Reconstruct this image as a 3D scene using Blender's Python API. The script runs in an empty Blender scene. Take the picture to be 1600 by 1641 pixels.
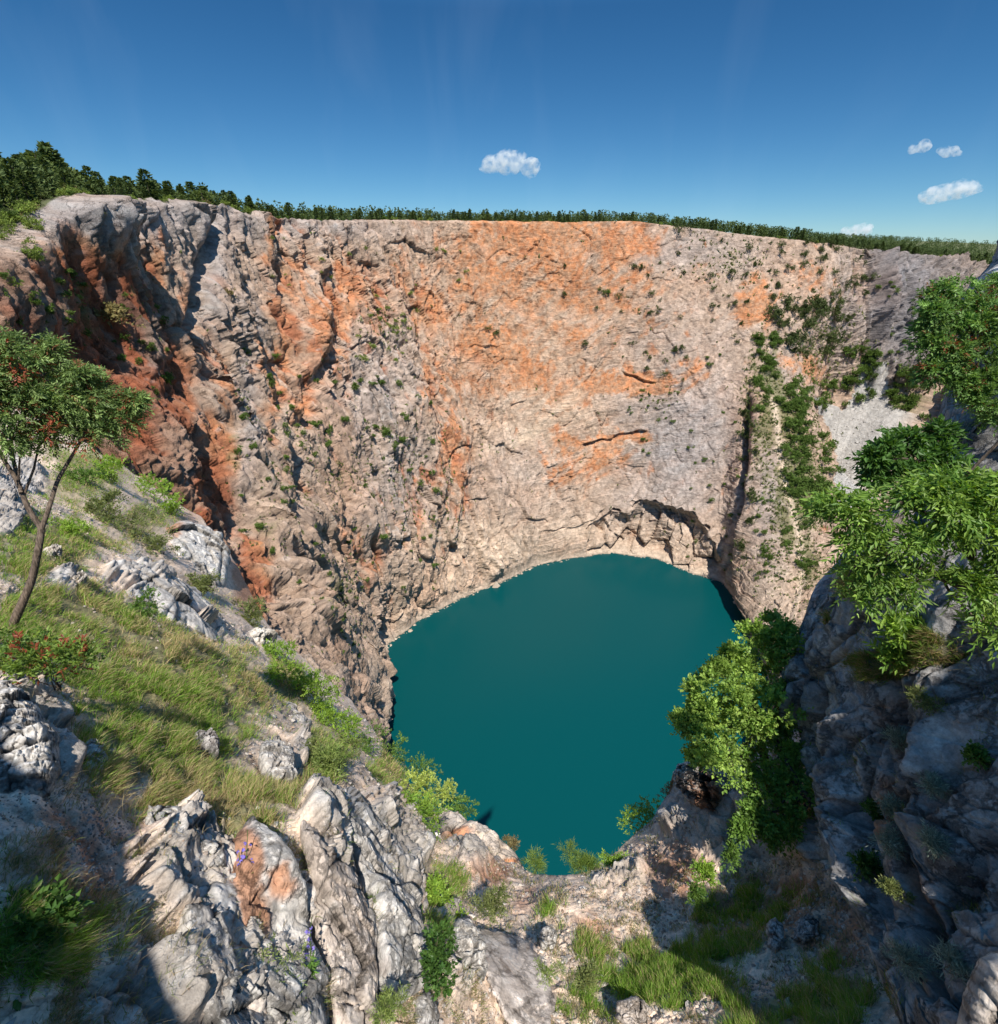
import bpy, math, random, time
import numpy as np
T0 = time.time()
F = np.float32
sc = bpy.context.scene
R = math.radians

# ------------------------------------------------------------------ camera
PITCH = R(27.0); FPX = 820.0; UC, VC = 800.0, 820.5      # photograph pixels
cam_d = bpy.data.cameras.new("camera"); cam = bpy.data.objects.new("camera", cam_d)
sc.collection.objects.link(cam); sc.camera = cam
cam_d.sensor_fit = 'VERTICAL'; cam_d.sensor_height = 24.0; cam_d.lens = 24.0*FPX/1641.0
cam_d.clip_start = 0.05; cam_d.clip_end = 60000
cam.location = (0, 0, 0); cam.rotation_euler = (math.pi/2-PITCH, 0, 0)
CP, SP = math.cos(PITCH), math.sin(PITCH)
HW = 220.0                                                # camera height above the lake

# ------------------------------------------------------------------ light
SUN_EL, SUN_AZ = R(61), R(13)                             # behind the camera, a little to the right
S = np.array([math.cos(SUN_EL)*math.sin(SUN_AZ), -math.cos(SUN_EL)*math.cos(SUN_AZ), math.sin(SUN_EL)])
w = bpy.data.worlds.new("World"); sc.world = w; w.use_nodes = True
nt = w.node_tree; nt.nodes.clear()
sky = nt.nodes.new('ShaderNodeTexSky'); sky.sky_type = 'NISHITA'; sky.sun_disc = False
sky.sun_elevation = SUN_EL; sky.sun_rotation = math.pi - SUN_AZ
sky.altitude = 900; sky.air_density = 0.85; sky.dust_density = 0.05; sky.ozone_density = 4.5
gam = nt.nodes.new('ShaderNodeGamma'); gam.inputs[1].default_value = 1.0
hsv = nt.nodes.new('ShaderNodeHueSaturation'); hsv.inputs['Saturation'].default_value = 1.22; hsv.inputs['Hue'].default_value = 0.495
bg = nt.nodes.new('ShaderNodeBackground'); bg.inputs['Strength'].default_value = 0.125
wo = nt.nodes.new('ShaderNodeOutputWorld')
nt.links.new(sky.outputs[0], gam.inputs[0]); nt.links.new(gam.outputs[0], hsv.inputs['Color'])
tcw = nt.nodes.new('ShaderNodeTexCoord'); sx = nt.nodes.new('ShaderNodeSeparateXYZ'); rp = nt.nodes.new('ShaderNodeValToRGB'); mm = nt.nodes.new('ShaderNodeVectorMath'); mm.operation = 'MULTIPLY'
nt.links.new(tcw.outputs['Generated'], sx.inputs[0]); nt.links.new(sx.outputs['Z'], rp.inputs[0])
e_ = rp.color_ramp.elements; e_[0].position = 0; e_[0].color = (.38, .475, .525, 1); e_[1].position = .9; e_[1].color = (1.75, 1.5, 1.25, 1)  # low sky darkened, overhead raised as added fill light
for p_, c_ in ((.10, (.36, .46, .495, 1)), (.30, (.31, .41, .455, 1)), (.50, (1.0, 1.0, 1.0, 1))): q_ = e_.new(p_); q_.color = c_
nt.links.new(hsv.outputs[0], mm.inputs[0]); nt.links.new(rp.outputs[0], mm.inputs[1]); nzw = nt.nodes.new('ShaderNodeTexNoise'); mpw = nt.nodes.new('ShaderNodeMapping'); mpw.inputs['Scale'].default_value = (5, 1.2, 1.6); mpw.inputs['Rotation'].default_value = (0, .35, .5); nzw.inputs['Scale'].default_value = 1.6; nzw.inputs['Detail'].default_value = 5; nzw.inputs['Distortion'].default_value = .8
mrw = nt.nodes.new('ShaderNodeMapRange'); mrw.inputs[1].default_value = .52; mrw.inputs[2].default_value = .85; mrw.inputs[3].default_value = 0; mrw.inputs[4].default_value = .022
mxw = nt.nodes.new('ShaderNodeMixRGB'); mxw.inputs[2].default_value = (7.5, 8.2, 9.0, 1)       # thin high cirrus
nt.links.new(tcw.outputs['Generated'], mpw.inputs[0]); nt.links.new(mpw.outputs[0], nzw.inputs['Vector']); nt.links.new(nzw.outputs['Fac'], mrw.inputs[0]); nt.links.new(mrw.outputs[0], mxw.inputs[0])
nt.links.new(mm.outputs[0], mxw.inputs[1]); nt.links.new(mxw.outputs[0], bg.inputs[0]); nt.links.new(bg.outputs[0], wo.inputs[0])
sd = bpy.data.lights.new("sun", 'SUN'); so = bpy.data.objects.new("sun", sd); sc.collection.objects.link(so)
sd.energy = 4.6; sd.angle = R(0.55); sd.color = (1.0, 0.945, 0.86)
from mathutils import Vector
so.rotation_euler = Vector(S).to_track_quat('Z', 'Y').to_euler(); so.location = (0, 0, 300)
sc.view_settings.view_transform = 'Standard'; sc.view_settings.look = 'None'
sc.view_settings.exposure = 0.58; sc.view_settings.gamma = 1.0
sc.render.engine = 'CYCLES'
sc.cycles.max_bounces = 6; sc.cycles.diffuse_bounces = 3; sc.cycles.transparent_max_bounces = 4
sc.cycles.volume_bounces = 3
sc.cycles.use_denoising = True

# ------------------------------------------------------------------ maths helpers
def ray(u, v):
    x = (np.asarray(u, float)-UC)/FPX; y = (VC-np.asarray(v, float))/FPX
    return np.stack([x, CP+SP*y, -SP+CP*y], -1)
def P(u, v, d): return ray(u, v)*np.asarray(d, float)[..., None]
def proj(p):
    d = p[..., 1]*CP-p[..., 2]*SP; yy = p[..., 1]*SP+p[..., 2]*CP
    dd = np.where(np.abs(d) < 1e-3, 1e-3, d)
    return UC+FPX*p[..., 0]/dd, VC-FPX*yy/dd, d
def ss(a, b, x):
    t = np.clip((x-a)/(b-a), 0, 1); return t*t*(3-2*t)
def H32(ix, iy, iz, s=0):
    h = (ix.astype(np.uint32)*np.uint32(0x8da6b343)) ^ (iy.astype(np.uint32)*np.uint32(0xd8163841)) ^ (iz.astype(np.uint32)*np.uint32(0xcb1ab31f)) ^ np.uint32((s*2654435761+12345) & 0xffffffff)
    h ^= h >> np.uint32(15); h *= np.uint32(0x2c1b3c6d); h ^= h >> np.uint32(12); h *= np.uint32(0x297a2d39); h ^= h >> np.uint32(15)
    return h
def _g(h, fx, fy, fz):
    a = (h & np.uint32(1023)).astype(F)/F(511.5)-F(1)
    b = ((h >> np.uint32(10)) & np.uint32(1023)).astype(F)/F(511.5)-F(1)
    c = ((h >> np.uint32(20)) & np.uint32(1023)).astype(F)/F(511.5)-F(1)
    return a*fx+b*fy+c*fz
def noise(x, y, z, s=0):
    x = np.asarray(x, F); y = np.asarray(y, F); z = np.asarray(z, F)
    fx = np.floor(x); fy = np.floor(y); fz = np.floor(z)
    ix = fx.astype(np.int32); iy = fy.astype(np.int32); iz = fz.astype(np.int32)
    x = x-fx; y = y-fy; z = z-fz
    ux = x*x*x*(x*(x*6-15)+10); uy = y*y*y*(y*(y*6-15)+10); uz = z*z*z*(z*(z*6-15)+10)
    r = []
    for k in (0, 1):
        q = []
        for j in (0, 1):
            a = _g(H32(ix, iy+j, iz+k, s), x, y-j, z-k); b = _g(H32(ix+1, iy+j, iz+k, s), x-1, y-j, z-k)
            q.append(a+(b-a)*ux)
        r.append(q[0]+(q[1]-q[0])*uy)
    return (r[0]+(r[1]-r[0])*uz)*F(1.35)
def fbm(p, lam, octs, s=0, gain=.5, stretch=(1, 1, 1), ridged=False, fade=None):
    """fade = local grid spacing in metres: octaves finer than it are dropped"""
    out = 0; a = 1.0; tot = 0
    for o in range(octs):
        n = noise(p[..., 0]/(lam*stretch[0])+o*7.3, p[..., 1]/(lam*stretch[1])-o*3.1, p[..., 2]/(lam*stretch[2])+o*1.7, s+o*17)
        if ridged: n = 1-2*np.abs(n)*1.3
        if fade is not None: n = n*ss(1.2, 2.6, lam/fade)
        out = out+n*a; tot += a; a *= gain; lam *= .5
    return out/tot
def voro(p, lam, s=0, stretch=(1, 1, 1), tilt=1.0):
    """faceted cells: returns (tilted plateau height, edge distance, cell random)"""
    X = [np.asarray(p[..., i]/(lam*stretch[i]), F) for i in range(3)]
    I = [np.floor(x).astype(np.int32) for x in X]
    sh = X[0].shape
    b1 = np.full(sh, 9, F); b2 = np.full(sh, 9, F); hb = np.zeros(sh, np.uint32); D = [np.zeros(sh, F) for _ in range(3)]
    for dx in (-1, 0, 1):
        for dy in (-1, 0, 1):
            for dz in (-1, 0, 1):
                h = H32(I[0]+dx, I[1]+dy, I[2]+dz, s)
                cx = I[0]+dx+(h & np.uint32(1023)).astype(F)/F(1023)-X[0]
                cy = I[1]+dy+((h >> np.uint32(10)) & np.uint32(1023)).astype(F)/F(1023)-X[1]
                cz = I[2]+dz+((h >> np.uint32(20)) & np.uint32(1023)).astype(F)/F(1023)-X[2]
                d = cx*cx+cy*cy+cz*cz
                m = d < b1
                b2 = np.where(m, b1, np.minimum(b2, d)); b1 = np.where(m, d, b1); hb = np.where(m, h, hb)
                D[0] = np.where(m, cx, D[0]); D[1] = np.where(m, cy, D[1]); D[2] = np.where(m, cz, D[2])
    h2 = H32(hb, hb >> np.uint32(7), hb >> np.uint32(13), s+5)
    rnd = (h2 & np.uint32(0xffff)).astype(F)/F(65535)
    return (rnd*2-1)*F(.6)+_g(H32(h2, hb, hb, s+9), *D)*F(tilt), np.sqrt(b2)-np.sqrt(b1), rnd
def polyd(u, v, pts):
    """distance, parameter and side to a pixel polyline"""
    best = np.full(u.shape, 1e9); par = np.zeros(u.shape); side = np.zeros(u.shape); n = len(pts)-1
    for i in range(n):
        (x0, y0), (x1, y1) = pts[i], pts[i+1]
        dx, dy = x1-x0, y1-y0; L = dx*dx+dy*dy
        t = np.clip(((u-x0)*dx+(v-y0)*dy)/L, 0, 1)
        d = np.hypot(u-x0-t*dx, v-y0-t*dy); m = d < best
        best = np.where(m, d, best); par = np.where(m, (i+t)/n, par); side = np.where(m, np.sign(dx*(v-y0)-dy*(u-x0)), side)
    return best, par, side
def inpoly(u, v, pts):
    c = np.zeros(u.shape, bool); n = len(pts)
    for i in range(n):
        x0, y0 = pts[i]; x1, y1 = pts[(i+1) % n]
        if y0 == y1: continue
        m = ((y0 > v) != (y1 > v)) & (u < (x1-x0)*(v-y0)/(y1-y0)+x0)
        c ^= m
    return c
def blobs(u, v, L):
    r = np.zeros(u.shape)
    for (a, b, ru, rv, w_) in L: r = np.maximum(r, w_*np.exp(-((u-a)/ru)**2*.9-((v-b)/rv)**2*.9))
    return r
def mix(a, b, t): return a+(b-a)*t[..., None]
def C(*c): return np.array(c, float)

# ------------------------------------------------------------------ mesh helpers
def new_obj(name, me, parent=None, loc=None):
    o = bpy.data.objects.new(name, me); sc.collection.objects.link(o)
    if loc is not None: o.location = loc
    if parent is not None: o.parent = parent
    return o
def build_mesh(name, V, faces, mats, col=None, smooth=True, fmat=None):
    """faces: list of int arrays (n,3) or (n,4)"""
    me = bpy.data.meshes.new(name); V = np.asarray(V, np.float32)
    me.vertices.add(len(V)); me.vertices.foreach_set('co', V.ravel())
    fl = [np.asarray(f, np.int32) for f in faces if len(f)]
    tot = sum(f.size for f in fl); nf = sum(len(f) for f in fl)
    me.loops.add(tot); me.polygons.add(nf)
    me.loops.foreach_set('vertex_index', np.concatenate([f.ravel() for f in fl]))
    ls = []; s0 = 0
    for f in fl: ls.append(s0+np.arange(len(f))*f.shape[1]); s0 += f.size
    me.polygons.foreach_set('loop_start', np.concatenate(ls).astype(np.int32))
    if fmat is not None: me.polygons.foreach_set('material_index', np.asarray(fmat, np.int32))
    me.polygons.foreach_set('use_smooth', np.full(nf, smooth, bool))
    me.update(calc_edges=True)
    if col is not None:
        a = me.color_attributes.new('col', 'FLOAT_COLOR', 'POINT')
        c4 = np.ones((len(V), 4), np.float32); c4[:, :3] = np.clip(col, 0.002, .95); a.data.foreach_set('color', c4.ravel())
    for m in (mats if isinstance(mats, (list, tuple)) else [mats]): me.materials.append(m)
    return me
def gridfaces(nr, nc, wrap=False):
    i = np.arange(nr*nc).reshape(nr, nc)
    if wrap: i = np.concatenate([i, i[:, :1]], 1)
    return np.stack([i[:-1, :-1], i[:-1, 1:], i[1:, 1:], i[1:, :-1]], -1).reshape(-1, 4)
def gnormal(Pg):
    du = np.gradient(Pg, axis=1); dv = np.gradient(Pg, axis=0)
    n = np.cross(du, dv); return n/(np.linalg.norm(n, axis=-1, keepdims=True)+1e-9)
def tag(o, label=None, cat=None, group=None, kind=None):
    if label: o['label'] = label
    if cat: o['category'] = cat
    if group: o['group'] = group
    if kind: o['kind'] = kind
    return o

# ------------------------------------------------------------------ materials
def nodes(name):
    m = bpy.data.materials.new(name); m.use_nodes = True; t = m.node_tree; t.nodes.clear()
    return m, t, (lambda k, **kw: _mk(t, k, kw))
def _mk(t, k, kw):
    n = t.nodes.new(k)
    for a, b in kw.items(): setattr(n, a, b)
    return n
def rock_mat(name, scales, bumps, var=.35, rough=.9, crack=.5):
    """vertex albedo, broken up by speckle, blotches and hairline cracks of its own, with bump"""
    m, t, N = nodes(name); L = t.links.new
    at = N('ShaderNodeVertexColor', layer_name='col'); tc = N('ShaderNodeTexCoord')
    bs = N('ShaderNodeBsdfPrincipled'); bs.inputs['Roughness'].default_value = rough
    bs.inputs['Specular IOR Level'].default_value = .2
    out = N('ShaderNodeOutputMaterial'); L(bs.outputs[0], out.inputs[0])
    n1 = N('ShaderNodeTexNoise'); n1.inputs['Scale'].default_value = scales[0]; n1.inputs['Detail'].default_value = 10; n1.inputs['Roughness'].default_value = .72; n1.inputs['Distortion'].default_value = .3
    n3 = N('ShaderNodeTexNoise'); n3.inputs['Scale'].default_value = scales[0]*9; n3.inputs['Detail'].default_value = 5; n3.inputs['Roughness'].default_value = .7
    wv = N('ShaderNodeVectorMath', operation='MULTIPLY_ADD'); wv.inputs[1].default_value = (1.6/scales[1],)*3
    n2 = N('ShaderNodeTexVoronoi', feature='DISTANCE_TO_EDGE'); n2.inputs['Scale'].default_value = scales[1]
    for n in (n1, n3): L(tc.outputs['Object'], n.inputs['Vector'])
    L(n1.outputs['Color'], wv.inputs[0]); L(tc.outputs['Object'], wv.inputs[2]); L(wv.outputs[0], n2.inputs['Vector'])
    def mr(src, a0, a1, b0, b1):
        q = N('ShaderNodeMapRange'); q.inputs[1].default_value = a0; q.inputs[2].default_value = a1; q.inputs[3].default_value = b0; q.inputs[4].default_value = b1; L(src, q.inputs[0]); return q.outputs[0]
    def mul(x, y):
        q = N('ShaderNodeMath', operation='MULTIPLY'); L(x, q.inputs[0]); L(y, q.inputs[1]); return q.outputs[0]
    ck = mr(n2.outputs['Distance'], 0, .07, 1-crack, 1)
    f = mul(mul(mr(n1.outputs['Fac'], .3, .7, 1-var, 1+var), mr(n3.outputs['Fac'], .32, .68, 1-var*.8, 1+var*.8)), ck)
    vm = N('ShaderNodeVectorMath', operation='SCALE'); L(at.outputs['Color'], vm.inputs[0]); L(f, vm.inputs['Scale'])
    L(vm.outputs[0], bs.inputs['Base Color'])
    prev = None
    for src, dst in ((n1.outputs['Fac'], bumps[0]), (ck, bumps[1]), (n3.outputs['Fac'], bumps[0]*.22)):
        b1 = N('ShaderNodeBump'); b1.inputs['Strength'].default_value = 1; b1.inputs['Distance'].default_value = dst; L(src, b1.inputs['Height'])
        if prev is not None: L(prev, b1.inputs['Normal'])
        prev = b1.outputs[0]
    L(prev, bs.inputs['Normal'])
    return m
def leaf_mat(name, trans=.35, rough=.45, spec=.3):
    m, t, N = nodes(name); L = t.links.new
    at = N('ShaderNodeVertexColor', layer_name='col')
    bs = N('ShaderNodeBsdfPrincipled'); bs.inputs['Roughness'].default_value = rough; bs.inputs['Specular IOR Level'].default_value = spec
    tr = N('ShaderNodeBsdfTranslucent'); mx = N('ShaderNodeMixShader'); mx.inputs[0].default_value = trans
    hs = N('ShaderNodeHueSaturation'); hs.inputs['Hue'].default_value = .485; hs.inputs['Saturation'].default_value = 1.15; hs.inputs['Value'].default_value = 1.5
    out = N('ShaderNodeOutputMaterial')
    L(at.outputs['Color'], bs.inputs['Base Color']); L(at.outputs['Color'], hs.inputs['Color']); L(hs.outputs[0], tr.inputs['Color'])
    L(bs.outputs[0], mx.inputs[1]); L(tr.outputs[0], mx.inputs[2]); L(mx.outputs[0], out.inputs[0])
    return m
def bark_mat(name, c):
    m, t, N = nodes(name); L = t.links.new
    bs = N('ShaderNodeBsdfPrincipled'); bs.inputs['Roughness'].default_value = .9; bs.inputs['Specular IOR Level'].default_value = .2
    tc = N('ShaderNodeTexCoord'); n = N('ShaderNodeTexNoise'); n.inputs['Scale'].default_value = 18; n.inputs['Detail'].default_value = 6
    mp = N('ShaderNodeMapping'); mp.inputs['Scale'].default_value = (2.5, 2.5, .6); L(tc.outputs['Object'], mp.inputs[0]); L(mp.outputs[0], n.inputs['Vector'])
    cr = N('ShaderNodeValToRGB'); cr.color_ramp.elements[0].position = .35; cr.color_ramp.elements[1].position = .7
    cr.color_ramp.elements[0].color = (c[0]*.45, c[1]*.45, c[2]*.45, 1); cr.color_ramp.elements[1].color = (c[0]*1.4, c[1]*1.4, c[2]*1.4, 1)
    b = N('ShaderNodeBump'); b.inputs['Distance'].default_value = .02; L(n.outputs['Fac'], b.inputs['Height'])
    L(n.outputs['Fac'], cr.inputs[0]); L(cr.outputs[0], bs.inputs['Base Color']); L(b.outputs[0], bs.inputs['Normal'])
    out = N('ShaderNodeOutputMaterial'); L(bs.outputs[0], out.inputs[0])
    return m
M_WALL = rock_mat('far_limestone', (.30, .16), (1.2, .4), .22, crack=.2)
M_NEAR = rock_mat('near_ground', (4.0, 2.4), (.035, .012), .30, crack=.15)
M_ROCK = rock_mat('near_limestone', (3.4, 1.6), (.035, .02), .26, crack=.35)
M_SHADE = rock_mat('side_limestone', (2.2, 1.1), (.06, .03), .35, crack=.4)
M_LEAF = leaf_mat('leaves'); M_FAR = leaf_mat('distant_foliage', .2, .7, .15); M_GRASS = leaf_mat('grass_blades', .4, .55, .25)
M_BARK = bark_mat('bark', (.16, .12, .09)); M_DARKBARK = bark_mat('dark_bark', (.09, .07, .055))

# =================================================================== CRATER CLIFF
RIM = [(-300,480,45),(-100,425,75),(0,385,100),(30,350,108),(60,335,115),(95,316,122),(125,308,130),(150,325,145),(168,327,155),(210,322,165),(250,319,182),(290,320,200),
 (320,331,210),(350,331,225),(380,338,240),(430,345,262),(480,352,285),(520,353,300),(600,353,335),(700,353,368),(780,354,385),(900,356,398),(960,355,402),
 (1010,354,406),(1060,360,408),(1130,367,412),(1200,377,416),(1280,385,428),(1350,394,448),(1390,401,470),(1420,403,485),(1500,411,515),(1560,421,530),(1600,432,535),(1700,441,500),(1900,455,380)]
PAIR = [(-300,720,1450),(-100,636,1350),(20,604,1270),(125,590,1200),(200,582,1150),(300,586,1100),(400,612,1042),(500,668,997),(600,724,966),(700,776,943),(760,820,925),
 (830,850,908),(900,910,895),(960,975,888),(1030,1050,897),(1100,1100,917),(1170,1160,937),(1210,1185,975),(1260,1198,1003),(1350,1225,1060),(1430,1240,1120),(1520,1230,1200),(1620,1180,1290),(1900,1050,1400)]
NC, NR = 1500, 860
# column positions: even in picture distance along the rim and the shore together
uu = np.linspace(-300, 1900, 4000)
ru = np.array([r[0] for r in RIM], float)
rv = np.interp(uu, ru, [r[1] for r in RIM]); rd = np.interp(uu, ru, [r[2] for r in RIM])
pu = np.array([q[0] for q in PAIR], float); wu = np.interp(uu, pu, [q[1] for q in PAIR]); wv = np.interp(uu, pu, [q[2] for q in PAIR])
rimP = P(uu, rv, rd)
wr = ray(wu, wv); wd = -HW/wr[:, 2]; watP = wr*wd[:, None]
k = np.ones(41)/41
def smooth_line(A):
    Ap = np.pad(A, ((20, 20), (0, 0)), 'edge'); return np.stack([np.convolve(Ap[:, i], k, 'valid') for i in range(A.shape[1])], 1)
watP = smooth_line(watP)
cs = np.linspace(0, 3999, NC); ci = cs.astype(int)
def samp(A): f = cs-ci; j = np.minimum(ci+1, 3999); return A[ci]*(1-f)[:, None]+A[j]*f[:, None]
rimP = samp(rimP); watP = samp(watP); Ucol = np.interp(cs, np.arange(4000), uu)
t = np.linspace(0, 1, NR-16)[:, None, None]
base = rimP[None]*(1-t)+watP[None]*t
NW_ = base.shape[0]
bu, bv, bd = proj(base)
nrm = gnormal(base); nrm *= -np.sign((nrm*base).sum(-1, keepdims=True))      # towards the lake / viewer
tt = t[..., 0]+0*bu
uc = Ucol[None, :]+0*bu
spac = np.maximum(bd/FPX*1.7, .3)
# --- large shape (metres towards the lake), by feature
D = np.zeros(bu.shape)
left = 1-ss(560, 760, bu-(bv-400)*.35)            # the fluted, buttressed western wall
right = ss(1190, 1215, bu+(bv-800)*.02)
arc = np.zeros(bu.shape)
D += -14*np.sin(np.pi*tt)*ss(1000, 1250, uc)*(1-ss(1500, 1700, uc))*0
D += -105*np.exp(-((bu-1460)/100)**2-((bv-615)/125)**2)*right                # hollow of the side valley
D += 10*np.sin(np.pi*np.clip(tt, 0, 1))*left*ss(.2, .5, tt)
base = base+nrm*(D*ss(0, .012, tt)*(1-ss(.93, 1, tt)))[..., None]
bu, bv, bd = proj(base); nrm = gnormal(base); nrm *= -np.sign((nrm*base).sum(-1, keepdims=True)); D = 0*D; right = ss(1190, 1215, bu+(bv-800)*.02)
# grey buttress left of the orange bowl
bl = [(600,455),(640,470),(668,520),(672,590),(700,640),(742,680),(756,720),(745,790),(735,850),(700,930)]
d_, p_, s_ = polyd(bu, bv, bl)
inside = (s_ > 0)*1.0
D += 10*inside*(1-np.exp(-d_/14))*np.exp(-d_/190)*ss(430, 520, bv)*(1-ss(860, 1000, bv))
d_, p_, s_ = polyd(bu, bv, [(640,560),(690,640),(720,730),(712,800),(690,880)])
D -= 5*np.exp(-(d_/11)**2)
# ribs and gullies of the left wall: (polyline, width px, amplitude m)
RIBS = [([(120,310),(175,420),(240,540),(300,600),(345,720),(400,830),(440,930),(520,1060),(600,1170)], 34, 11),
        ([(290,320),(335,420),(360,560),(400,660),(440,800),(520,960),(600,1090)], 26, 7),
        ([(395,340),(430,470),(470,600),(520,700),(560,820),(612,960)], 26, 5),
        ([(500,560),(560,600),(600,700),(640,820),(650,920)], 30, 5),
        ([(500,352),(505,430),(480,560),(470,600)], 18, 5),
        ([(10,380),(90,480),(170,600),(240,700)], 50, 6)]
GULL = [([(170,330),(215,470),(262,560),(270,640),(320,760),(372,880),(420,960)], 26, -10),
        ([(330,335),(300,470),(290,540)], 12, -8),
        ([(365,345),(400,470),(420,600),(455,740),(432,900)], 20, -7),
        ([(440,360),(445,480),(440,560),(500,690),(540,800),(560,900)], 17, -7),
        ([(520,360),(528,420),(545,520),(490,620),(478,680)], 18, -7),
        ([(580,880),(600,960),(612,1040),(612,1120)], 14, -5),
        ([(485,870),(520,960),(570,1060)], 12, -5)]
D += -8*np.exp(-((bu-150)/110)**2-((bv-560)/130)**2)+2.5*np.exp(-((bu-110)/90)**2-((bv-350)/45)**2)
gcm = ss(1388, 1398, bu)*(1-ss(590, 625, bv)); D += gcm*(fbm(base, 16, 4, 59, gain=.6, stretch=(1, 1, 8), ridged=True)*7)
lbm = (1-ss(230, 330, bu-(bv-560)*.35)); D += lbm*fbm(base, 9, 4, 58, gain=.62, stretch=(1, 1, 4), ridged=True, fade=spac)*2.6
for L, wdt, am in RIBS+GULL:
    d_, p_, s_ = polyd(bu+14*noise(bu/60, bv/60, 0*bu, 3), bv, L)
    D += am*np.exp(-(d_/wdt)**2)*(bd/300)**.6
# fault at the right: ridge beyond stands proud, shaded cleft before it
wob = 5*noise(bv/40, bu*0+3, bu*0, 77)
fl = [(1200,560),(1202,640),(1200,720),(1199,800),(1190,860),(1184,920),(1192,975),(1202,1010)]
d_, p_, s_ = polyd(bu+wob, bv, fl)
rside = (s_ < 0)
D += np.where(rside, 11*np.exp(-d_/70)*(1-np.exp(-d_/3)), -9*np.exp(-(d_/8)**2))*ss(600, 690, bv)
# arch-shaped hollow over the water with standing blocks
arch = [(935,885),(948,838),(975,818),(1008,822),(1030,800),(1060,806),(1110,820),(1135,850),(1160,905),(1172,945),(1185,990),(1100,960),(1000,915)]
ia = inpoly(bu+10*noise(bu/22, bv/22, 0*bu, 5)+4*noise(bu/8, bv/8, 0*bu, 5), bv+10*noise(bu/20, bv/20, 0*bu, 6)+4*noise(bu/8, bv/8, 0*bu, 6), arch)
da, _, _ = polyd(bu, bv, arch[:10])
D += np.where(ia, -8.5*(1-np.exp(-da/9)), 2.2*np.exp(-da/14))
blk, bke, bkr = voro(base+np.array([0, 0, 1])*0, 15, 930, (1, 1.4, 2.4), 1.6); bl2, bk2, _ = voro(base, 6, 931, (1, 1.2, 1.8), 1.5)
D += ia*(blk*5.5+bl2*1.6-3*np.exp(-bke*16))*ss(0, 12, da)
# recessed lips on the central face
for L, am, wd_ in [([(940,712),(975,700),(1010,692),(1030,690)], 4, 6), ([(1005,598),(1030,608),(1050,612)], 3, 5), ([(755,800),(778,796)], 3, 5), ([(700,640),(725,690)], 2, 7), ([(760,556),(800,553)],1.6,8),([(870,850),(935,842),(960,820)],1.5,8)]:
    d_, p_, s_ = polyd(bu+5*noise(bu/16, bv/16, 0*bu, 12), bv+7*noise(bu/22, bv/22, 0*bu, 13), L)
    D += am*(np.exp(-((d_)/wd_)**2)*np.where(s_ > 0, -1.0, .6))*(.6+.8*noise(bu/18, bv/18, 0*bu, 14))
# scarp between the main face and the side valley, grey cliff
d_, p_, s_ = polyd(bu, bv, [(1388,395),(1392,450),(1400,520),(1420,600)])
D += np.where(s_ < 0, 0, -16*np.exp(-d_/60)*(1-np.exp(-d_/4)))*0
D += 9*ss(1388, 1398, bu)*(1-ss(1500, 1560, bu))*(1-ss(590, 650, bv))*ss(395, 402, bv)
# --- noise relief
fl_w = np.clip(left+.75*((bu > 1385) & (bv < 620)), 0, 1)
sm = np.ones(bu.shape)
scree = [(1408,583),(1418,600),(1428,650),(1440,655),(1470,665),(1475,700),(1440,745),(1400,800),(1340,830),(1335,770),(1340,720),(1318,670),(1296,634),(1310,636),(1350,658),(1368,632),(1375,588)]
isc = inpoly(bu+6*noise(bu/9, bv/9, 0*bu, 8), bv+6*noise(bu/9, bv/9, 0*bu, 9), scree)
sm = np.where(isc, .12, sm)
V3 = base
warp = np.stack([fbm(V3, 40, 3, 100), fbm(V3, 40, 3, 120), fbm(V3, 40, 3, 140)], -1)*9
W3 = V3+warp
n_big = fbm(W3, 62, 3, 1, stretch=(1, 1, 3.2))
n_rid = fbm(V3+warp*.5, 24, 5, 20, gain=.6, stretch=(1, 1, 5.5), ridged=True, fade=spac)
n_mid = fbm(W3, 16, 5, 40, gain=.55, stretch=(1, 1, 1.5), fade=spac)
n_rb = fbm(V3+warp*.35, 11, 3, 57, gain=.6, stretch=(1, 1, 7), ridged=True, fade=spac)
n_hi = fbm(W3, 5, 3, 52, gain=.7, stretch=(1, 1, 1.3), ridged=True, fade=spac*.8)
v1, e1, r1 = voro(W3, 17, 60, (1, 1, 2.3)); v2, e2, r2 = voro(W3+n_mid[..., None]*3, 6.5, 61, (1, 1, 1.6)); v3, e3, r3 = voro(W3, 2.8, 62, (1, 1, 1.2))
f3 = ss(1.5, 3.5, 2.8/spac*1.3)
v2b, e2b, r2b = voro(W3, 5.5, 63, (1, 1, 3.4)); v3b, e3b, r3b = voro(W3, 2.6, 64, (1, 1, 2.8))
v2 = v2+(v2b-v2)*fl_w; e2 = e2+(e2b-e2)*fl_w; r2 = r2+(r2b-r2)*fl_w; v3 = v3+(v3b-v3)*fl_w; e3 = e3+(e3b-e3)*fl_w; r3 = r3+(r3b-r3)*fl_w
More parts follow.
